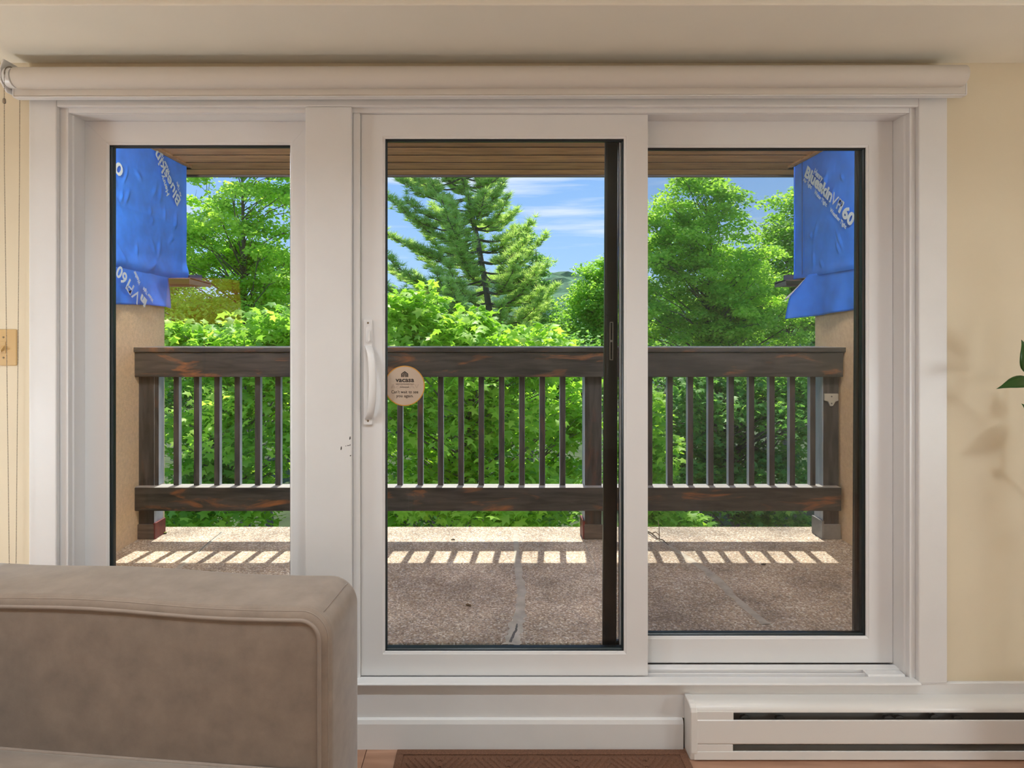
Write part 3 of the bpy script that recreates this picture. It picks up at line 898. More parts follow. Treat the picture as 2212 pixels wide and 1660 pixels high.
# base, seat cushions, back
box('base', M['sofa'], -AL, -0.035, -1.50, 0.02, 0.07, 0.27, so, bevel=0.02, seg=3, local=True)
def cushion(x0, x1, y0, y1, z0, z1, crown, nm):
    r = 0.045
    m = MB()
    nu, nv = 22, 22
    def sh(u, v, top):
        # superellipse-like pillow
        a, b_ = 2*u-1, 2*v-1
        e = (1-abs(a)**9)*(1-abs(b_)**9)
        k = e**0.5 if e > 0 else 0
        x = x0+(x1-x0)*u; y = y0+(y1-y0)*v
        cr_ = crown*(1-a*a)*(1-b_*b_)
        zm = (z0+z1)/2
        if top: z = z1-0.022+0.022*k+cr_
        else: z = z0
        return (x, y, z)
    m.grid(lambda u, v: sh(u, v, True), nu, nv)
    # side walls
    rim = []
    for i in range(nu+1): rim.append((i/nu, 0.0))
    for j in range(1, nv+1): rim.append((1.0, j/nv))
    for i in range(nu-1, -1, -1): rim.append((i/nu, 1.0))
    for j in range(nv-1, 0, -1): rim.append((0.0, j/nv))
    tops = [sh(u, v, True) for u, v in rim]
    n = len(tops)
    vs = tops + [(p[0], p[1], z0) for p in tops]
    m.add(vs, [(i, (i+1) % n, n+(i+1) % n, n+i) for i in range(n)])
    m.add([(p[0], p[1], z0) for p in tops], [tuple(range(n))])
    c = m.build(nm, M['sofa'], so, smooth=True, local=True)
    pp = [(p[0], p[1], p[2]+0.001) for p in tops]+[(tops[0][0], tops[0][1], tops[0][2]+0.001)]
    MB().tube(pp, 0.0055, 8, caps=False).build('piping', M['piping'], c, smooth=True, local=True)
    return c
cushion(-AL+0.16, -0.010, -0.735, -0.012, 0.262, 0.422, 0.025, 'seat_cushion')
cushion(-AL+0.16, -0.010, -1.475, -0.747, 0.262, 0.422, 0.025, 'seat_cushion')
MB().prism([(-AL-0.06, 0.07), (-AL+0.17, 0.07), (-AL+0.15, 0.60), (-AL+0.11, 0.83), (-AL+0.06, 0.86), (-AL-0.02, 0.85), (-AL-0.06, 0.80)], 'y', -1.50, 0.0).build('backrest', M['sofa'], so, bevel=0.02, seg=3, local=True)
for lx in (-AL+0.06, -0.07):
    for ly in (AT-0.05, -1.66):
        MB().lathe([(0.016, 0.0), (0.022, 0.075)], (lx, ly, 0), 'z', 14).build('leg', M['subfloor'], so, local=True)

# ================================================================== houseplant at the right edge
PX, PY = 2.00, 1.84
pl = thing('potted_plant', 'dark green glossy houseplant at the right edge of the photo', 'houseplant', (PX, PY, 0))
MB().lathe([(0.10, 0), (0.115, 0.01), (0.150, 0.30), (0.155, 0.32), (0.143, 0.32), (0.138, 0.27)], (PX, PY, 0), 'z', 32, caps=False).add([], []).build('pot', M['pot'], pl, auto=True)
MB().lathe([(0.0005, 0.275), (0.139, 0.272)], (PX, PY, 0), 'z', 32, caps=False).build('soil', M['soil'], pl)
def hleaf(base, tip, width, nrm, nm='leaf'):
    base, tip = Vector(base), Vector(tip)
    d = tip-base; ln = d.length; d.normalize()
    nv = Vector(nrm); nv = (nv-d*nv.dot(d)).normalized(); sd_ = d.cross(nv)
    m = MB(); vs = []
    prof = [0.0, 0.45, 0.78, 0.96, 1.0, 0.93, 0.76, 0.48, 0.2, 0.0]
    for i, w_ in enumerate(prof):
        t = i/(len(prof)-1)
        c = base+d*(ln*t)+nv*(0.10*ln*math.sin(t*2.6)-0.02*ln)
        for s_ in (-1, -0.5, 0, 0.5, 1):
            vs.append(c+sd_*(s_*w_*width/2)+nv*(abs(s_)*w_*width*0.10))
    fs = [(i*5+k, i*5+k+1, (i+1)*5+k+1, (i+1)*5+k) for i in range(len(prof)-1) for k in range(4)]
    m.add(vs, fs)
    o = m.build(nm, M['houseleaf'], pl, smooth=True, solid=0.0012)
    a = o.data.attributes.new('tint', 'FLOAT', 'POINT')
    a.data.foreach_set('value', [random.Random(hash(tuple(base)) & 255).random()]*len(o.data.vertices))
    return o
def pxw(px, py, d): return ((px-VX)*d/F, d, ZC+(VY-py)*d/F)
stems = []
s1 = [(PX-0.03, PY+0.02, 0.27), (PX-0.02, PY+0.06, 0.7), (PX-0.10, PY+0.14, 1.1), pxw(2226, 905, 2.03), pxw(2222, 800, 2.05), pxw(2228, 690, 2.06)]
s2 = [(PX+0.02, PY-0.02, 0.27), (PX+0.03, PY-0.04, 0.8), (PX+0.0, PY-0.02, 1.25), (PX-0.04, PY-0.0, 1.62)]
s3 = [(PX+0.05, PY+0.02, 0.27), (PX+0.10, PY+0.03, 0.7), (PX+0.17, PY+0.04, 1.1), (PX+0.20, PY+0.03, 1.4)]
for s_ in (s1, s2, s3):
    MB().tube(s_, [0.008, 0.0075, 0.007, 0.006, 0.0045, 0.003][:len(s_)], 8).build('stem', M['stem'], pl, smooth=True)
hleaf(pxw(2216, 806, 2.05), pxw(2204, 734, 2.03), 0.062, (0.1, -1, 0.05))
hleaf(pxw(2238, 822, 2.05), pxw(2149, 843, 2.00), 0.046, (0.1, -0.75, 0.65))
hleaf(pxw(2226, 905, 2.03), pxw(2205, 872, 2.01), 0.03, (0.1, -1, 0.3))
lr = random.Random(11)
for s_ in (s2, s3, s1[:3]):
    for q in range(9 if s_ is not s1[:3] else 4):
        t = 0.35+0.62*q/9
        f = t*(len(s_)-1); i = int(f); fr = f-i
        a = Vector(s_[i]).lerp(Vector(s_[min(i+1, len(s_)-1)]), fr)
        an = lr.uniform(-1.5, 1.5) if q % 2 else lr.uniform(1.6, 4.6)
        tip = a+Vector((0.12*math.cos(an) + 0.05, 0.10*math.sin(an)-0.02, 0.06))
        if tip.x < PX-0.03: tip.x = PX-0.03+0.3*(tip.x-PX+0.03)
        hleaf(a, tip, 0.05, (0, -0.3, 1))

# ================================================================== unseen lamps added to fill the room, and the amber floor lamp
def globe(name, label, x, y, z, r, power, col, rad):  # pendants added out of view as room fill
    t = thing(name, label, 'lamp', (x, y, z-r), group=None)
    MB().lathe([(0.045, CZ-0.03), (0.05, CZ-0.02), (0.05, CZ-0.0005)], (x, y, 0), 'z', 20).build('canopy', M['steel'], t)
    MB().tube([(x, y, CZ-0.02), (x, y, z+r*0.9)], 0.004, 8).build('cord', M['black'], t)
    prof = [(max(0.0005, r*math.sin(math.pi*k/20)), z-r*math.cos(math.pi*k/20)) for k in range(21)]
    gm = emis('opal_glass_'+name, col, rad)
    MB().lathe(prof, (x, y, 0), 'z', 32, caps=False).build('opal_globe', gm, t, smooth=True)
    return t
globe('fill_pendant', 'added opal globe pendant for fill, left behind the camera', -1.375, -1.0, 1.95, 0.20, 0, FILL_COL, 6*FILL_POWER)
globe('fill_pendant', 'small added opal globe pendant for fill, right behind the camera', 1.285, -1.0, 1.30, 0.105, 0, FILL_COL, 26*FILL_POWER)
# unseen downlights added in the main ceiling as fill from above
for k, dx in enumerate((-1.35, 0.0, 1.45)):
    t = thing('fill_downlight', ('added recessed ceiling light for fill nearest the sofa', 'added recessed ceiling light for fill above the camera', 'added recessed ceiling light for fill nearest the houseplant')[k], 'lamp', (dx, 0.95, CZ-0.055))
    MB().lathe([(0.085, CZ-0.0005), (0.105, CZ-0.0005), (0.105, CZ-0.006), (0.085, CZ-0.055), (0.078, CZ-0.055)], (dx, 0.95, 0), 'z', 28, caps=False).build('trim_ring', M['vinyl'], t)
    ld = bpy.data.lights.new('fill_downlight_bulb', 'AREA'); ld.shape = 'DISK'; ld.size = 0.15; ld.energy = (27, 17, 15)[k]*FILL_POWER; ld.color = FILL_COL
    lo = bpy.data.objects.new('fill_bulb', ld); COL.objects.link(lo); lo.parent = t
    lo.location = (0, 0, 0.053)
def standing_fill(label, x, y, z, r, rad):  # added out of view to light the dropped ceiling and window wall
    t = thing('floor_lamp', label, 'lamp', (x, y, 0))
    MB().lathe([(0.14, 0), (0.14, 0.018), (0.02, 0.03), (0.014, 0.05)], (x, y, 0), 'z', 24).build('base', M['steel'], t)
    MB().tube([(x, y, 0.03), (x, y, z-r*0.95)], 0.010, 10).build('pole', M['steel'], t, smooth=True)
    prof = [(max(0.0005, r*math.sin(math.pi*k/20)), z-r*math.cos(math.pi*k/20)) for k in range(21)]
    MB().lathe(prof, (x, y, 0), 'z', 32, caps=False).build('opal_globe', emis('opal_fill', FILL_COL, rad), t, smooth=True)
standing_fill('added globe fill lamp standing unseen left of the sofa', -2.75, 1.20, 0.90, 0.17, 38*FILL_POWER)
standing_fill('added globe fill lamp standing unseen right of the houseplant', 3.02, 0.10, 0.90, 0.27, 15*FILL_POWER)
# floor lamp with amber drum shade near back left corner, mirrored in the window
fx, fy, fz = -2.92, -1.75, 1.76
fl_ = thing('floor_lamp', 'floor lamp with glowing amber drum shade in the back corner', 'lamp', (fx, fy, 0))
MB().lathe([(0.16, 0), (0.16, 0.02), (0.02, 0.03), (0.02, 0.035)], (fx, fy, 0), 'z', 24).build('base', M['steel'], fl_)
MB().tube([(fx, fy, 0.03), (fx, fy, fz+0.18)], 0.011, 10).build('pole', M['steel'], fl_, smooth=True)
MB().lathe([(0.36, fz-0.22), (0.33, fz+0.22)], (fx, fy, 0), 'z', 40, caps=False).build('lamp_shade', emis('amber_shade', (1.0, 0.42, 0.06), 2.6), fl_, smooth=True, solid=0.002)

# ================================================================== the balcony
DZ = ZC - 1.19            # top of slab 0.273
XW = 2.007                # inner faces of the side walls
SOZ = ZC + 1.09           # soffit 2.553
sb = MB().box(-2.40, 2.40, 2.371, 3.78, DZ-0.20, DZ).build('balcony_slab', M['deck'], bevel=0.006)
tag(sb, 'speckled aggregate concrete balcony slab with mortar-filled cracks', kind='structure')
def dpt(px, py, dz=0.0):
    D = F*1.19/(py-VY)
    return ((px-VX)*D/F, D, DZ+dz)
def strip(pts, widths, nm, m, h=0.0025, seed=0):
    rr = random.Random(seed)
    P = [Vector(dpt(*p)) for p in pts]
    fine = []; fw = []
    for i in range(len(P)-1):
        for k in range(6):
            t = k/6
            fine.append(P[i].lerp(P[i+1], t)); fw.append(widths[i]*(1-t)+widths[i+1]*t)
    fine.append(P[-1]); fw.append(widths[-1])
    vs = []; fs = []
    for i, p in enumerate(fine):
        d = fine[min(i+1, len(fine)-1)]-fine[max(i-1, 0)]; d.normalize()
        nrm = Vector((-d.y, d.x, 0))
        a, b_ = fw[i]*rr.uniform(0.65, 1.3), fw[i]*rr.uniform(0.65, 1.3)
        for off, zz in ((-a, -0.001), (-a*0.6, h*0.8), (0, h), (b_*0.6, h*0.8), (b_, -0.001)):
            vs.append((p.x+nrm.x*off, p.y+nrm.y*off, DZ+zz))
    for i in range(len(fine)-1):
        for k in range(4):
            fs.append((i*5+k, i*5+k+1, (i+1)*5+k+1, (i+1)*5+k))
    return MB().add(vs, fs).build(nm, m, sb)
strip([(1105, 1394), (1112, 1360), (1124, 1325), (1126, 1280), (1118, 1220), (1116, 1185), (1112, 1146)], [0.034, 0.034, 0.030, 0.024, 0.019, 0.017, 0.016], 'mortar_seam', M['mortar'], seed=1)
strip([(366, 1244), (405, 1210), (440, 1183), (482, 1150)], [0.016, 0.014, 0.012, 0.010], 'mortar_seam', M['mortar'], seed=2)
strip([(1400, 1148), (1452, 1184), (1530, 1235), (1580, 1285), (1655, 1350)], [0.010, 0.012, 0.028, 0.022, 0.022], 'mortar_seam', M['mortar'], seed=3)
strip([(1262, 1172), (1272, 1195), (1284, 1215), (1288, 1240)], [0.003, 0.003, 0.003, 0.002], 'hairline_crack', M['mortar'], h=0.001, seed=4)
strip([(1102, 1390), (1108, 1375), (1115, 1362), (1117, 1350)], [0.006, 0.008, 0.007, 0.003], 'crumbled_gap', M['dark'], h=0.0045, seed=5)
strip([(430, 1193), (452, 1172), (470, 1158), (478, 1151)], [0.002, 0.003, 0.002, 0.003], 'crumbled_gap', M['dark'], h=0.0135/3, seed=6)

WE = 3.85                 # outer end of the stucco walls
for sgn, nm, lb in ((-1, 'wall_balcony_left', 'tan stucco balcony wall on the left'), (1, 'wall_balcony_right', 'tan stucco balcony wall on the right')):
    m = MB()
    a, b_ = sgn*XW, sgn*(XW+0.40)
    m.box(min(a, b_), max(a, b_), 2.371, WE, -5.0, SOZ+0.3)
    o = m.build(nm, M['stucco'], bevel=0.015, seg=3)
    tag(o, lb, kind='structure')
# boxed-out upper walls behind the membrane
for sgn, nm, lb in ((-1, 'wall_upper_left', 'boxed-out upper wall under the left blue membrane'), (1, 'wall_upper_right', 'boxed-out upper wall under the right blue membrane')):
    a, b_ = sgn*(XW+0.004), sgn*(XW+0.40)
    o = MB().box(min(a, b_), max(a, b_), WE+0.001, 4.07, 1.80, SOZ+0.3).build(nm, M['stucco'])
    tag(o, lb, kind='structure')

# blue weather membrane -----------------------------------------------------
rw = random.Random(21)
bumps = [(rw.uniform(2.6, 4.0), rw.uniform(1.85, 2.4), rw.uniform(0.008, 0.016), rw.uniform(0.02, 0.055), rw.uniform(-1, 1)) for _ in range(40)]
def wrinkle(y, z):
    h = 0.0015*math.sin(y*9+z*4)+0.0012*math.sin(z*15-y*6)
    for (by, bz, wy, wz, an) in bumps:
        dy, dz = y-by, z-bz
        u = dy*math.cos(an)+dz*math.sin(an); v = -dy*math.sin(an)+dz*math.cos(an)
        q = (u/wy)**2+(v/wz)**2
        if q < 6: h += 0.0075*math.exp(-q)
    return h
mL = thing('house_wrap', 'blue weather membrane sheet stapled over the left balcony wall', 'house wrap', (-XW, 3.3, 1.6), group=None)
mR = thing('house_wrap', 'blue weather membrane sheet with curled corner over the right balcony wall', 'house wrap', (XW, 3.3, 1.56), group=None)
Y0m, Y1m = 2.40, 4.075
def sheetL(u, v):
    y = Y0m+(Y1m-Y0m)*u
    z = 1.79+(SOZ-0.0145-1.79)*v
    lip = 0.016*math.exp(-((z-1.835)/0.05)**2)
    tuck = -0.007*max(0, (1.835-z)/0.045)**2
    edge = 0.006*math.exp(-((y-Y1m)/0.03)**2)
    return (-XW+0.010+wrinkle(y, z)+lip+tuck+edge+0.004*math.sin(y*5), y, z-0.006*math.sin(y*7)*(1-v)**6)
MB().grid(sheetL, 170, 80).build('sheet', M['blue'], mL, smooth=True)
def flapL(u, v):
    y = 2.40+(3.862-2.40)*u
    zb_ = 1.604-0.010*math.sin(u*5)-0.012*max(0, u-0.85)/0.15
    z = 1.825+(zb_-1.825)*v
    wave = 0.010*math.sin(u*14+0.6)*v+0.008*math.sin(u*33+v*2)*v*v
    fold = 0.016*math.exp(-((u-0.86-0.06*v)/0.03)**2)*v
    return (-XW+0.008+0.014*v+wave*0.8+fold+0.002, y, z)
MB().grid(flapL, 90, 18).build('flap', M['blue'], mL, smooth=True, solid=0.0012)
# outer wrap-round edge strip
MB().box(-XW+0.0045, -XW+0.014, Y1m-0.003, Y1m+0.001, 1.79, SOZ-0.015).build('wrapped_edge', M['blue'], mL)
def sheetR(u, v):
    y = Y0m+(Y1m-Y0m)*u
    z = 1.80+(SOZ-0.0145-1.80)*v
    lip = 0.008*math.exp(-((z-1.83+0.05*(u-0.5))/0.03)**2)
    seam = 0.003 if y > 3.965 else 0.0
    return (XW-0.010-wrinkle(6.47-y, z)-lip-seam-0.003*math.sin(y*4), y, z)
MB().grid(sheetR, 170, 80).build('sheet', M['blue'], mR, smooth=True)
MB().box(XW-0.016, XW-0.0045, Y1m-0.003, Y1m+0.001, 1.80, SOZ-0.015).build('wrapped_edge', M['blue'], mR)
MB().box(XW-0.0170, XW-0.0150, 3.963, 3.9665, 1.80, SOZ-0.015).build('lap_seam', M['flashdark'], mR)
def flapR(u, v):
    y = 2.40+(3.99-2.40)*u
    zb_ = 1.595-0.055*max(0, (u-0.45)/0.55)
    z = 1.812+(zb_-1.812)*v
    k = max(0.0, (y-3.70)/0.29)
    curl = 0.115*k*k*(0.75+0.25*v)
    wave = 0.010*math.sin(u*17+1.2)*v+0.006*math.sin(u*40+v*3)*v*v+0.012*math.exp(-((u-0.72)/0.035)**2)*v
    cut = max(0.0, (y-3.86)/0.13)
    z -= 0.12*cut*(1-v)
    return (XW-0.010-0.012*v-wave*0.8-curl, y-0.03*k*k, z)
MB().grid(flapR, 100, 18).build('flap', M['blue'], mR, smooth=True, solid=0.0012)
# pale backing of the turned corner
def turn(u, v):
    a = flapR(0.93+0.07*u, 0.0)
    p = Vector(a)
    r_ = 0.030
    return (p.x-0.004-r_*math.sin(v*2.3)*u, p.y-0.004, p.z-0.004+r_*0.4*(1-math.cos(v*2.3))*u-0.05*v*u)
MB().grid(turn, 8, 8).build('turned_corner', M['paleblue'], mR, smooth=True, solid=0.001)

# printing on the membrane: baseline frame in wall coordinates
def wallL(px, py):
    k = XW/(VX-px); return (F*k, ZC+(VY-py)*k)
def wallR(px, py):
    k = XW/(px-VX); return (F*k, ZC+(VY-py)*k)
def printL(body, px0, py0, px1, py1, size, nm='lettering', outline=False, bold=0.0, off=0.0, xoff=0.022):
    a, b_ = wallL(px0, py0), wallL(px1, py1)
    d = Vector((0, b_[0]-a[0], b_[1]-a[1])); ln = d.length
    up = Vector((1, 0, 0)).cross(d)     # seen from +X side
    text_obj(nm, body, M['print'], size, (-XW+xoff, a[0], a[1]), d, up, mL, width=ln, bold=bold)
    if outline:
        text_obj(nm+'_inner', body, M['blue'], size, (-XW+xoff+0.0006, a[0], a[1])if True else 0, d, up, mL, width=ln*0.99, bold=-0.0042)
def printR(body, px0, py0, px1, py1, size, nm='lettering', outline=False, bold=0.0, xoff=0.022):
    a, b_ = wallR(px0, py0), wallR(px1, py1)
    d = Vector((0, b_[0]-a[0], b_[1]-a[1])); ln = d.length
    up = Vector((-1, 0, 0)).cross(d)
    text_obj(nm, body, M['print'], size, (XW-xoff, a[0], a[1]), d, up, mR, width=ln, bold=bold)
    if outline:
        text_obj(nm+'_inner', body, M['blue'], size, (XW-xoff-0.0006, a[0], a[1]), d, up, mR, width=ln*0.99, bold=-0.0042)
# left sheet (reads up to the left)
printL('Blueskin', 383, 432, 333, 323, 0.098, bold=0.002)
printL('Henry', 358, 420, 345, 376, 0.050, bold=0.0015)
printL('Air Tight', 385, 424, 376, 392, 0.034, bold=0.0008)
printL('Water Tight', 360, 372, 338, 322, 0.034, bold=0.0008)
printL('0', 259.5, 369, 247, 346, 0.098, bold=0.002)
# left flap
printL('VP', 289, 640, 264, 605, 0.095, outline=True, xoff=0.042)
printL('160', 266, 606, 241, 572, 0.095, bold=0.002, xoff=0.042)
printL('in', 302, 650, 290, 636, 0.070, bold=0.004, xoff=0.042)
printL('Water Tight', 316, 648, 294, 620, 0.030, bold=0.0008, xoff=0.043)
printL('Weather', 288, 611, 275, 584, 0.034, bold=0.0008, xoff=0.042)
# right sheet (reads down to the right)
printR('Blueskin', 1745, 380, 1802, 437, 0.094, bold=0.004)
printR('VP', 1801, 436, 1822, 459, 0.094, outline=True)
printR('160', 1819, 456, 1847, 490, 0.094, bold=0.004)
printR('Henry', 1765, 375, 1783, 393, 0.050, bold=0.0015)
printR('Air Tight', 1742, 390, 1760, 409, 0.032, bold=0.0008)
printR('Water Tight', 1766, 417, 1793, 447, 0.032, bold=0.0008)
printR('Weather Tight', 1800, 456, 1835, 495, 0.032, bold=0.0008)

# metal flashings -----------------------------------------------------------
for sgn, nm, lb in ((-1, 'metal_flashing', 'brown metal drip flashing under the left blue membrane'), (1, 'metal_flashing', 'short brown metal flashing beside the curled membrane corner')):
    t = thing(nm, lb, 'flashing', (sgn*XW, 4.0, 1.77))
    xi = 1.862 if sgn < 0 else 1.902
    yo = 4.15
    a, b_ = sorted((sgn*xi, sgn*(XW+0.30)))
    ya = 3.864 if sgn < 0 else 4.000
    MB().prism([(ya, 1.786), (yo, 1.772), (yo, 1.764), (yo+0.004, 1.756), (yo+0.008, 1.758), (yo+0.005, 1.778), (ya, 1.792)], 'x', a, b_).build('drip_strip', M['flash'], t)
    MB().prism([(4.085, 1.780), (4.093, 1.780), (4.093, 1.83), (4.085, 1.83)], 'x', min(sgn*(xi+0.03), sgn*(XW+0.3)), max(sgn*(xi+0.03), sgn*(XW+0.3))).build('upstand', M['flashdark'], t)
    # end fold
    e0 = sgn*xi
    MB().box(min(e0, e0+sgn*0.003), max(e0, e0+sgn*0.003), ya, yo, 1.752, 1.79).build('end_fold', M['flash'], t)

# soffit ---------------------------------------------------------------------
cb = MB().box(-2.42, 2.42, 2.371, 4.36, SOZ+0.0010, SOZ+0.30).build('ceiling_balcony', M['groove'])
tag(cb, 'stained board soffit over the balcony', kind='structure')
edges = [4.349, 4.200, 4.026, 3.862, 3.695, 3.53, 3.365, 3.20, 3.035, 2.87, 2.705, 2.54, 2.372]
for i in range(len(edges)-1):
    y1, y0 = edges[i], edges[i+1]
    cuts = [-XW+0.001, XW-0.001]
    if i == 4: cuts = [-XW+0.001, -1.72, XW-0.001]
    if i in (6, 9): cuts = [-XW+0.001, rnd.uniform(-1, 1), XW-0.001]
    if y0 > 4.07: cuts = [-2.40, 2.40]
    for a, b_ in zip(cuts[:-1], cuts[1:]):
        box('soffit_board', M['soffit'], a+0.0006, b_-0.0006, y0+0.010, y1-0.010, SOZ, SOZ+0.0215, cb, bevel=0.0008)
box('fascia_strip', M['fascia'], -2.42, 2.42, 4.351, 4.375, SOZ-0.012, SOZ+0.30, cb, bevel=0.003)
for sgn in (-1, 1):
    xa = sgn*(XW-0.016)
    xb = sgn*(XW-0.044)
    box('edge_trim', M['soffit'], min(xa, xb), max(xa, xb), 2.41, 4.10, SOZ-0.014, SOZ-0.0005, cb, bevel=0.002)
rf = MB().box(-4.5, 4.5, 2.371, 4.36, SOZ+0.301, SOZ+0.9).build('roof_edge', M['roof'])
tag(rf, 'roof mass above the balcony soffit', kind='structure')

# unseen lamps added outside over the door ends to fill the shaded balcony
for sgn, lb in ((-1, 'added unseen round fill lamp outside above the left window corner'), (1, 'added unseen round fill lamp outside above the right door corner')):
    lx, lz = sgn*1.72, 2.33
    t = thing('wall_fill_lamp', lb, 'lamp', (lx, 2.371, lz-0.1))
    MB().lathe([(0.10, 2.3715), (0.10, 2.40), (0.085, 2.405)], (lx, 0, lz), 'y', 28).build('lamp_base', M['black'], t)
    MB().lathe([(0.084, 2.405), (0.080, 2.425), (0.066, 2.445), (0.040, 2.458), (0.0005, 2.462)], (lx, 0, lz), 'y', 28, caps=False).build('lamp_dome', emis('fill_dome_glass', (1.0, 0.97, 0.93), 8.0), t, smooth=True)
    ld = bpy.data.lights.new('wall_fill_bulb', 'POINT'); ld.shadow_soft_size = 0.085; ld.energy = WALL_FILL; ld.color = (1.0, 0.97, 0.93)
    lo = bpy.data.objects.new('fill_bulb', ld); COL.objects.link(lo); lo.parent = t
    lo.location = (0, 0.19, 0.1)

# railing --------------------------------------------------------------------
rg = thing('balcony_railing', 'dark stained wooden balcony railing with weathered beams', 'railing', (0, 3.56, DZ))
PYF = 3.558              # front face of the posts
SB = F/3.515             # scale of the beam faces
def bx_(px): return (px-VX)/SB
def bz_(py): return ZC+(VY-py)/SB
zt_cap = bz_(750.5)
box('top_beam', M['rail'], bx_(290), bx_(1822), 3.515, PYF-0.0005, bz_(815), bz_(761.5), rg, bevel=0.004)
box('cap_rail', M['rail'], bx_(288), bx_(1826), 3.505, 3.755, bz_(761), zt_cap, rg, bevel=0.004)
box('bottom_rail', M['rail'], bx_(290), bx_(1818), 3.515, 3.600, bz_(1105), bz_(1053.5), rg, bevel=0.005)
SP = F/PYF
def qx(px): return (px-VX)/SP
for px0, px1, base, baseside in ((298, 333, 'redwood', 1), (1263, 1300, 'basewood', -1), (1778, 1812, 'greybase', -1)):
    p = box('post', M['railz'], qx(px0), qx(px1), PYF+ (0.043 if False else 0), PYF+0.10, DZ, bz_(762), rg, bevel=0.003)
    bm_ = MB()
    a, b_ = qx(px0)-0.004, qx(px1)+0.004
    hb = 0.085
    box('post_base', M['basewood'] if base != 'greybase' else M['greybase'], a, b_, PYF-0.014, PYF-0.0005, DZ+0.001, DZ+hb, p, bevel=0.002)
    mm = M['redwood'] if base == 'redwood' else (M['redwood'] if base == 'basewood' else M['greybase'])
    if baseside > 0: box('post_base', mm, b_-0.004, b_+0.008, PYF-0.012, PYF+0.104, DZ+0.001, DZ+hb+0.006, p, bevel=0.002)
    else: box('post_base', mm, a-0.008, a+0.004, PYF-0.012, PYF+0.104, DZ+0.001, DZ+hb+0.02, p, bevel=0.002)
    if px0 == 1778:
        # pale bracket screwed to the right post
        s_ = F/(PYF-0.01)
        def kx_(v): return (v-VX)/s_
        def kz_(v): return ZC+(VY-v)/s_
        br = MB().prism([(kx_(1781), kz_(851)), (kx_(1811), kz_(851)), (kx_(1811), kz_(866)), (kx_(1805), kz_(868)), (kx_(1799), kz_(878)), (kx_(1793), kz_(878)), (kx_(1789), kz_(868)), (kx_(1781), kz_(866))], 'y', PYF-0.012, PYF-0.0003).build('bracket', M['latch'], p, bevel=0.003)
        for vy in (857, 872):
            MB().lathe([(0.0005, PYF-0.0135), (0.0045, PYF-0.0133), (0.0045, PYF-0.011)], (kx_(1796), 0, kz_(vy)), 'y', 10).build('screw', M['dark'], p)
# second plank doubled against left post
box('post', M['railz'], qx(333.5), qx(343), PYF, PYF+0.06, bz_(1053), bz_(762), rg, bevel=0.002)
YB = 3.562
SBa = F/YB
lefts = [374.5+43.95*k for k in range(20)] + [1353.5+44.05*i for i in range(10)]
bw_, bd_ = 12.0/SBa, 0.034
me_b = None
zb0, zb1 = bz_(1054), bz_(764)
for px in lefts:
    x = (px-VX)/SBa
    if me_b is None:
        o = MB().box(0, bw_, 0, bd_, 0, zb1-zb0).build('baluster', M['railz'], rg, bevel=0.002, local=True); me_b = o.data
    else:
        o = bpy.data.objects.new('baluster', me_b); COL.objects.link(o); o.parent = rg
        m_ = o.modifiers.new('bevel', 'BEVEL'); m_.width = 0.002; m_.segments = 2
    o.location = (x-0, YB-3.56, zb0-DZ)

# litter on the slab ----------------------------------------------------------
tw = MB()
P = [dpt(1398, 1150, 0.005), dpt(1408, 1158, 0.014), dpt(1420, 1166, 0.006), dpt(1432, 1172, 0.012), dpt(1444, 1180, 0.006)]
tw.tube(P, [0.004, 0.004, 0.0035, 0.003, 0.002], 6)
tw.tube([dpt(1408, 1158, 0.012), dpt(1416, 1158, 0.022), dpt(1425, 1163, 0.016)], [0.003, 0.0025, 0.0015], 6)
tw.tube([dpt(1424, 1168, 0.008), dpt(1424, 1160, 0.05), dpt(1421, 1156, 0.09)], [0.0025, 0.002, 0.001], 6)
tw = tw.build('dry_twig', M['twig'], smooth=True)
tag(tw, 'crooked dry twig lying on the slab near the middle post', 'twig')
def crumpled(name, px, py, r, m, label, cat, seed):
    rr = random.Random(seed)
    c = Vector(dpt(px, py, 0.0))
    n = 10
    vs = [(c.x, c.y, c.z+r*0.5)]
    for k in range(n):
        a = 2*math.pi*k/n; q = r*rr.uniform(0.6, 1.2)
        vs.append((c.x+q*math.cos(a), c.y+q*math.sin(a)*0.8, c.z+0.0015+r*0.35*rr.random()))
    o = MB().add(vs, [(0, 1+k, 1+(k+1) % n) for k in range(n)]).build(name, m, solid=0.0012)
    return tag(o, label, cat)
crumpled('dead_leaf', 979, 1167, 0.012, M['twig'], 'small dark curled dead leaf on the sunlit slab centre', 'leaf', 1)
crumpled('dead_leaf', 1649, 1221, 0.012, M['twig'], 'tiny dark curled leaf on the slab at the right', 'leaf', 2)
crumpled('dead_leaf', 355, 1153, 0.020, M['moss'], 'yellow green leaf scrap beside the red left post base', 'leaf', 3)
crumpled('dead_leaf', 1012, 1309, 0.014, M['deadleaf'], 'pale brown leaf crumb on the shaded slab', 'leaf', 4)

# ================================================================== land beyond
GZ = -5.0
gd = MB().grid(lambda u, v: (-90+180*u, 3.9+140*v, GZ+ (0.9*math.sin(u*9)*math.cos(v*11) if v > 0.1 else 0) - 6*v), 40, 40).build('ground', M['ground'], smooth=True)
tag(gd, 'leafy forest floor far below the balcony', kind='structure')
npr = np.random.default_rng(5)
hb_ = npr.normal(0, 1, (121, 41))
def hillf(u, v):
    x = -330+660*u; y = 300+120*v
    i, j = int(u*120), int(v*40)
    return (x, y, -30+ 58*math.sin(min(1, v*1.2)*math.pi/2) + 6*math.sin(x*0.013+1.0)+3*math.sin(x*0.04) + 1.3*hb_[i, j]*(0.4+v))
hl = MB().grid(hillf, 120, 40).build('hill', M['hill'])
tag(hl, 'distant forested hill between the pine and the right trees', kind='structure')

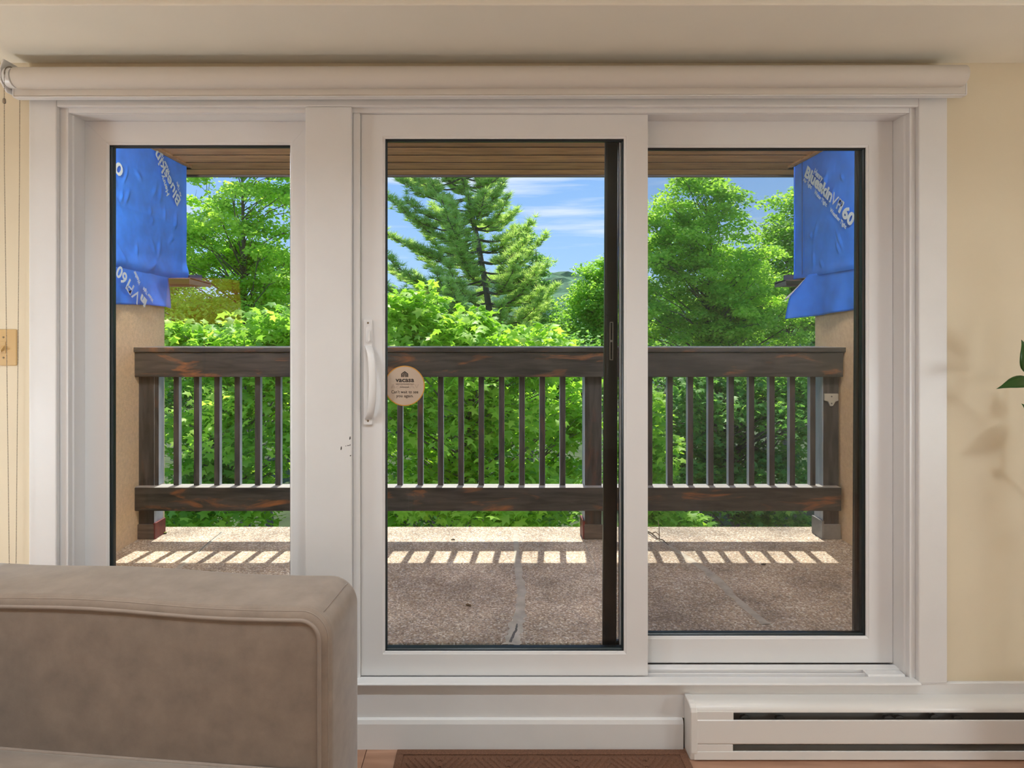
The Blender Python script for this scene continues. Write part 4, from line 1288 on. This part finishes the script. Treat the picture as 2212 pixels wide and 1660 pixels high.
# ------------------------------------------------------------------ trees
MAPLE = np.array([(0.30,0,0.0),(0,0,-0.02),(-0.06,0.36,-0.10),(0.24,0.24,-0.05),(0.50,0.56,-0.16),(0.58,0.20,-0.06),(1.0,0,-0.20),(0.58,-0.20,-0.06),(0.50,-0.56,-0.16),(0.24,-0.24,-0.05),(-0.06,-0.36,-0.10)])
MAPLE_F = [(0, k, k+1 if k < 10 else 1) for k in range(1, 11)]
KITE = np.array([(0,0,0.0),(0.42,0.40,-0.08),(1.0,0,-0.16),(0.42,-0.40,-0.08)])
KITE_F = [(0,2,1),(0,3,2)]

def leaf_basis(n, rng, upw=1.0, tilt=0.75):
    nrm = rng.normal(0, tilt, (n, 3)); nrm[:, 2] = np.abs(nrm[:, 2]*0.5)+upw
    nrm /= np.linalg.norm(nrm, axis=1, keepdims=True)
    t = rng.normal(0, 1, (n, 3)); t[:, 2] -= 0.35
    t -= nrm*np.sum(t*nrm, axis=1, keepdims=True)
    t /= np.linalg.norm(t, axis=1, keepdims=True)
    b_ = np.cross(nrm, t)
    return t, b_, nrm

def leaf_mesh(name, base, faces, c, t, b_, nrm, size, tint, material):
    n = len(c); k = len(base)
    v = c[:, None, :] + size[:, None, None]*(base[None, :, 0:1]*t[:, None, :]+base[None, :, 1:2]*b_[:, None, :]+base[None, :, 2:3]*nrm[:, None, :])
    v = v.reshape(-1, 3).astype(np.float32)
    f = np.array(faces, dtype=np.int32)
    fi = (f[None, :, :]+(np.arange(n, dtype=np.int32)*k)[:, None, None]).reshape(-1)
    me = bpy.data.meshes.new(name)
    me.vertices.add(len(v)); me.vertices.foreach_set('co', v.ravel())
    nf = n*len(f)
    me.loops.add(nf*3); me.loops.foreach_set('vertex_index', fi)
    me.polygons.add(nf); me.polygons.foreach_set('loop_start', np.arange(0, nf*3, 3, dtype=np.int32))
    me.update(calc_edges=True)
    a = me.attributes.new('tint', 'FLOAT', 'POINT')
    a.data.foreach_set('value', np.repeat(tint, k).astype(np.float32))
    me.materials.append(material)
    return me

def crown_tree(name, label, base, blobs, leaf, nper, lsize, material, bark, seed, clump=0.5, trunk_r=0.14, trunk_top=None, flat=0.5, singles=0, group=None, bias=0.0, twigs=True):
    """blobs: list of (cx,cy,cz,rx,ry,rz,clumps) making the crown; clumps sit toward the outside"""
    rng = np.random.default_rng(seed); pr = random.Random(seed)
    root = thing(name, label, 'tree', base, group=group)
    cents = []
    for (cx, cy, cz, rx, ry, rz, nc) in blobs:
        d = rng.normal(0, 1, (nc, 3)); d /= np.linalg.norm(d, axis=1, keepdims=True)
        rad = rng.random(nc)**0.42
        cents.append(np.stack([cx+d[:, 0]*rad*rx, cy+d[:, 1]*rad*ry, cz+d[:, 2]*rad*rz], 1))
    cents = np.concatenate(cents)
    bx, by, bz = base
    ztop = trunk_top if trunk_top is not None else float(np.percentile(cents[:, 2], 85))
    zmin = float(cents[:, 2].min())
    mx_, my_ = float(cents[:, 0].mean()), float(cents[:, 1].mean())
    tk = MB()
    tp = []
    for k in range(9):
        t = k/8
        tp.append((bx+(mx_-bx)*t+0.10*math.sin(3*t+seed), by+(my_-by)*t+0.10*math.cos(4*t+seed), bz+(ztop-bz)*t))
    tk.tube(tp, [trunk_r*(1-0.85*k/8) for k in range(9)], 8)
    def trunk_pt(z):
        t = min(1, max(0, (z-bz)/(ztop-bz))); f = t*8; i = min(7, int(f)); q = f-i
        return Vector(tp[i]).lerp(Vector(tp[i+1]), q), trunk_r*(1-0.85*t)
    for c in cents:
        c = Vector(c)
        hd = math.hypot(c.x-mx_, c.y-my_)
        o, r = trunk_pt(min(c.z-0.25-pr.uniform(0.2, 0.95)*hd, ztop*0.99))
        mid = o.lerp(c, 0.5)+Vector((pr.uniform(-.12, .12), pr.uniform(-.12, .12), pr.uniform(0.0, 0.18)*hd))
        rr = min(r*0.5, 0.008+0.009*hd)
        if hd < 0.6 or pr.random() < 0.5: tk.tube([o, mid, c], [rr, rr*0.6, rr*0.22], 5, caps=False)
        if twigs:
            for q in range(3):
                e2 = c+Vector((pr.uniform(-1, 1), pr.uniform(-1, 1), pr.uniform(-.5, .7)))*clump*0.8
                s2 = mid.lerp(c, pr.uniform(0.3, 0.9))
                tk.tube([s2, e2], [rr*0.3, rr*0.1], 4, caps=False)
    tk.build('trunk', bark, root, smooth=True, fix=False)
    n = len(cents)*nper
    idx = np.repeat(np.arange(len(cents)), nper)
    cr_ = (clump*rng.uniform(0.6, 1.3, len(cents)))[idx]
    d = rng.normal(0, 1, (n, 3)); d /= np.linalg.norm(d, axis=1, keepdims=True)
    rad = rng.random(n)**0.5
    off = d*(rad*cr_)[:, None]; off[:, 2] *= flat
    pos = cents[idx]+off
    # droop outer leaves a little
    pos[:, 2] -= 0.18*(off[:, 0]**2+off[:, 1]**2)/np.maximum(cr_, 0.05)
    t, b_, nrm = leaf_basis(n, rng)
    size = lsize*rng.uniform(0.65, 1.2, n)
    ct = rng.normal(0, 0.16, len(cents))[idx]
    tint = np.clip(0.48+bias+ct+rng.normal(0, 0.16, n), 0, 1)
    base_v, base_f = (MAPLE, MAPLE_F) if leaf == 'maple' else (KITE, KITE_F)
    keep = np.ones(n, bool)
    if singles:
        # the leaves that show largest: nearest ones inside the view through the doors
        px = VX+F*pos[:, 0]/pos[:, 1]; py = VY-F*(pos[:, 2]-ZC)/pos[:, 1]
        vis = (px > 240) & (px < 1870) & (py > 330) & (py < 1140)
        near = np.where(vis, pos[:, 1], 1e6)
        pick = np.argsort(near)[:singles]
        keep[pick] = False
        meshes = []
        for q in range(4):
            one = leaf_mesh('leaf', base_v, base_f, np.zeros((1, 3)), np.array([[1., 0, 0]]), np.array([[0, 1., 0]]), np.array([[0, 0, 1.]]), np.array([1.0]), np.array([0.3+0.16*q]), material)
            meshes.append(one)
        for i in pick:
            o = bpy.data.objects.new('leaf', meshes[min(3, max(0, int((tint[i]-0.22)/0.16)))])
            COL.objects.link(o)
            o.parent = root
            s_ = float(size[i])
            mw = Matrix(((t[i,0]*s_, b_[i,0]*s_, nrm[i,0]*s_, pos[i,0]-base[0]), (t[i,1]*s_, b_[i,1]*s_, nrm[i,1]*s_, pos[i,1]-base[1]), (t[i,2]*s_, b_[i,2]*s_, nrm[i,2]*s_, pos[i,2]-base[2]), (0,0,0,1)))
            o.matrix_basis = mw
    me = leaf_mesh('foliage', base_v, base_f, pos[keep], t[keep], b_[keep], nrm[keep], size[keep], tint[keep], material)
    o = bpy.data.objects.new('foliage', me); COL.objects.link(o)
    attach(o, root); o['kind'] = 'stuff'
    return root

def pine_tree(name, label, base, height, lean, zlow, half, seed):
    rng = np.random.default_rng(seed); pr = random.Random(seed)
    root = thing(name, label, 'tree', base)
    bx, by, bz = base
    tk = MB()
    tp = [(bx+lean*t*t+0.15*math.sin(5*t), by, bz+height*t) for t in [k/14 for k in range(15)]]
    tk.tube(tp, [0.21*(1-0.93*k/14) for k in range(15)], 8)
    tufts = []
    z = zlow
    while z < min(bz+height-0.4, 12.0):
        t = (z-bz)/height
        f = t*14; i = min(13, int(f)); o0 = Vector(tp[i]).lerp(Vector(tp[i+1]), f-i)
        ln0 = half(z)
        k = pr.randint(4, 6)
        a0 = pr.uniform(0, 6.28)
        for q in range(k):
            a = a0+6.28*q/k+pr.uniform(-.4, .4)
            ln = ln0*pr.uniform(0.6, 1.15)*(1-0.28*math.cos(a))
            rise = ln*pr.uniform(0.10, 0.42)
            pts = []
            for s_ in range(7):
                u = s_/6
                pts.append(o0+Vector((math.cos(a)*ln*u, math.sin(a)*ln*u, rise*u*u*1.1-0.10*ln*math.sin(u*3.0))))
            tk.tube(pts, [0.045*(1-0.85*s_/6) for s_ in range(7)], 5, caps=False)
            nt_ = max(6, int(ln*11))
            for w_ in range(nt_):
                u = 0.36+0.66*(w_/nt_)
                fi_ = min(5.999, u*6); i2 = int(fi_); c = pts[i2].lerp(pts[min(6, i2+1)], fi_-i2)
                side = pr.uniform(-1, 1)*0.34*ln*(1.1-u)*1.0
                e2 = c+Vector((-math.sin(a)*side+math.cos(a)*abs(side)*0.6, math.cos(a)*side+math.sin(a)*abs(side)*0.6, pr.uniform(-0.02, 0.22)))
                tk.tube([c, e2], [0.014, 0.006], 4, caps=False)
                m_ = max(2, int(abs(side)*5))
                for x in range(m_):
                    p = c.lerp(e2, (x+0.7)/m_)
                    tufts.append((p.x+pr.gauss(0, .05), p.y+pr.gauss(0, .05), p.z+pr.gauss(0, .05)))
        z += pr.uniform(0.30, 0.48)
    tk.build('trunk', M['bark'], root, smooth=True, fix=False)
    T = np.array(tufts); nn_ = 26
    n = len(T)*nn_
    c = np.repeat(T, nn_, axis=0)
    d = rng.normal(0, 1, (n, 3)); d[:, 2] = np.abs(d[:, 2])*0.8+0.05; d /= np.linalg.norm(d, axis=1, keepdims=True)
    s_ = np.cross(d, rng.normal(0, 1, (n, 3))); s_ /= np.linalg.norm(s_, axis=1, keepdims=True)
    nm = np.cross(d, s_)
    base_v = np.array([(0, -0.055, 0), (0, 0.055, 0), (1.0, 0, -0.10)]); base_f = [(0, 2, 1)]
    tint = np.clip(0.45+np.repeat(rng.normal(0, .2, len(T)), nn_)+rng.normal(0, .12, n), 0, 1)
    me = leaf_mesh('needles', base_v, base_f, c, d, s_, nm, rng.uniform(0.17, 0.32, n), tint, M['needle'])
    o = bpy.data.objects.new('needles', me); COL.objects.link(o)
    attach(o, root); o['kind'] = 'stuff'
    return root

def at(px, py, d): return ((px-VX)*d/F, d, ZC+(VY-py)*d/F)
def blob(px, py, d, rpx, rpy, rdepth, n):
    x, y, z = at(px, py, d); k = d/F
    return (x, y, z, rpx*k, rdepth, rpy*k, n)

# near bright maple in the middle
crown_tree('maple_tree', 'bright lime green maple just beyond the railing in the middle', (-0.3, 8.2, GZ),
           [blob(1000, 900, 7.8, 215, 230, 1.0, 95), blob(880, 700, 7.6, 65, 80, 0.5, 14), blob(1150, 760, 7.6, 80, 70, 0.6, 16), blob(960, 740, 7.4, 130, 60, 0.5, 16), blob(1060, 1080, 7.0, 170, 90, 0.6, 26), blob(1225, 930, 8.3, 55, 130, 0.5, 18), blob(865, 1080, 7.8, 60, 70, 0.5, 12)],
           'maple', 62, 0.125, M['maple'], M['palebark'], 3, clump=0.36, trunk_r=0.10, trunk_top=1.2, flat=0.6, singles=300, bias=0.08)
crown_tree('maple_tree', 'shaded green maple behind the left half of the railing', (-4.2, 8.6, GZ),
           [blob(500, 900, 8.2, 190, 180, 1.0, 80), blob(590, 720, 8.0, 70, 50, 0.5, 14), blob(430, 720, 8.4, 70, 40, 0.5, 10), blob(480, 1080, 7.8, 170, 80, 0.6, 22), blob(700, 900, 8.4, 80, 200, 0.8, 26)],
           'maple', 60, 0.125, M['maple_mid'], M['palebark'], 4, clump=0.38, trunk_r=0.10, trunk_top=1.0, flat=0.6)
crown_tree('maple_sapling', 'small bright sapling at the slab edge right of the middle post', (2.35, 7.6, GZ),
           [blob(1405, 1000, 7.4, 40, 130, 0.4, 22), blob(1440, 1120, 7.2, 60, 50, 0.4, 14), blob(1395, 880, 7.5, 30, 40, 0.3, 6)],
           'maple', 40, 0.115, M['maple'], M['palebark'], 8, clump=0.28, trunk_r=0.05, trunk_top=0.3, flat=0.6, bias=0.05)
# left window tree
crown_tree('tall_maple', 'tall airy maple seen through the left window', (-5.6, 14.2, GZ),
           [blob(520, 470, 14, 150, 170, 1.9, 70), blob(440, 560, 14, 120, 110, 1.5, 34), blob(600, 600, 14, 90, 110, 1.5, 30), blob(470, 690, 13.5, 130, 70, 1.4, 34), blob(560, 330, 14, 120, 90, 1.4, 26)],
           'kite', 230, 0.092, M['maple_mid'], M['bark'], 12, clump=0.42, trunk_r=0.15, flat=0.42, bias=0.32)
crown_tree('understory_tree', 'dense mid green tree low behind the left maple', (-6.5, 18.5, GZ),
           [blob(420, 800, 18, 190, 150, 2, 70), blob(640, 780, 18, 150, 160, 2, 60), blob(350, 620, 18, 80, 120, 1.5, 25)],
           'kite', 230, 0.12, M['maple_dark'], M['bark'], 13, clump=0.65, trunk_r=0.15, flat=0.5)
# centre pine and companions
pine_tree('pine_tree', 'tall white pine with upswept branches in the middle pane', (0.35, 24.0, -6.0), 19.0, -2.6, 0.6,
          lambda z: max(0.8, 3.5-0.19*max(0, z-2.0)-0.6*max(0, 1.5-z)), 17)
crown_tree('dark_tree', 'dark leafy tree just right behind the pine', (2.1, 31.0, -6.0),
           [blob(1150, 610, 31, 34, 70, 1.2, 30), blob(1175, 690, 31, 50, 60, 1.2, 26), blob(1120, 520, 31, 30, 40, 1.0, 12)],
           'kite', 200, 0.13, M['maple_dark'], M['bark'], 18, clump=0.55, trunk_r=0.14, flat=0.5)
crown_tree('round_tree', 'rounded green tree at the hill gap right of the pine', (4.3, 23.0, -6.0),
           [blob(1285, 650, 22, 60, 80, 1.4, 46), blob(1240, 730, 22, 65, 60, 1.4, 34), blob(1310, 600, 22, 40, 50, 1.0, 18), blob(1330, 760, 22, 90, 120, 1.5, 40)],
           'kite', 220, 0.12, M['maple_mid'], M['bark'], 19, clump=0.55, trunk_r=0.14, flat=0.5)
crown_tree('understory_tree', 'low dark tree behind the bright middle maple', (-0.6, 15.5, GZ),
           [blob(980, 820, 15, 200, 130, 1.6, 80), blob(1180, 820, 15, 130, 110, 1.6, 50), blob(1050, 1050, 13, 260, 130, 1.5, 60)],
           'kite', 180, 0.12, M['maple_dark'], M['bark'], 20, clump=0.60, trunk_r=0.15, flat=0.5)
# right window
crown_tree('tall_maple', 'tall full maple with visible trunk in the right pane', (5.25, 15.3, GZ),
           [blob(1500, 470, 15, 95, 110, 1.5, 40), blob(1440, 560, 15, 90, 90, 1.5, 34), blob(1580, 590, 15, 100, 80, 1.5, 40), blob(1490, 680, 15, 170, 70, 1.6, 60), blob(1620, 690, 15, 120, 80, 1.5, 44), blob(1490, 400, 15, 50, 50, 1.0, 14), blob(1390, 500, 15, 40, 60, 1, 12)],
           'kite', 250, 0.088, M['maple_mid'], M['bark'], 24, clump=0.42, trunk_r=0.15, flat=0.40, bias=0.20)
crown_tree('slim_tree', 'slim light green tree beside the right blue membrane', (8.9, 19.0, GZ),
           [blob(1700, 520, 19, 45, 110, 1.2, 36), blob(1640, 640, 19, 90, 80, 1.4, 34), blob(1740, 650, 19, 80, 120, 1.4, 36)],
           'kite', 220, 0.11, M['maple_mid'], M['bark'], 25, clump=0.55, trunk_r=0.14, flat=0.45, bias=0.05)
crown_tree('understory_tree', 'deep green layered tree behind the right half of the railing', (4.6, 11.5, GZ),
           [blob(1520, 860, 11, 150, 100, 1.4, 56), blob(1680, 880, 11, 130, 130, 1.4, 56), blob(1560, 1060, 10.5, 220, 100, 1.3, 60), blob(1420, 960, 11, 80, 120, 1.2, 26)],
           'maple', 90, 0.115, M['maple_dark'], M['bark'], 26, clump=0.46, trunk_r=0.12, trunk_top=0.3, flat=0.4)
crown_tree('understory_tree', 'broad green tree low beyond the right tall maple', (12.0, 29.0, -6.0),
           [blob(1450, 780, 28, 150, 100, 2, 50), blob(1650, 780, 28, 170, 110, 2, 60), blob(1820, 760, 28, 120, 150, 2, 40)],
           'kite', 110, 0.20, M['maple_dark'], M['bark'], 27, clump=0.75, trunk_r=0.16, flat=0.5)
# distant wood that closes the view below the horizon
for i, (px, py, d, rx, ry, lb) in enumerate([(230, 690, 34, 160, 130, 'far wood tree at the left edge of the view'), (860, 700, 46, 130, 70, 'far wood tree left behind the pine'), (1060, 700, 57, 120, 50, 'far wood tree directly behind the pine'), (1240, 735, 68, 90, 50, 'far wood tree below the distant hill'), (700, 690, 36, 120, 110, 'far wood tree hidden behind the mullion line')]):
    x, y, z = at(px, py, d)
    crown_tree('forest_tree', lb, (x, y+0.3, -7.0), [blob(px, py+60, d, rx, ry, 3.0, 60), blob(px, py+150, d, rx*1.1, ry, 3.0, 40)], 'kite', 100, 0.33, M['maple_dark'] if i % 2 else M['maple_mid'], M['bark'], 40+i, clump=1.2, trunk_r=0.2, flat=0.55, group='far wood', twigs=False)
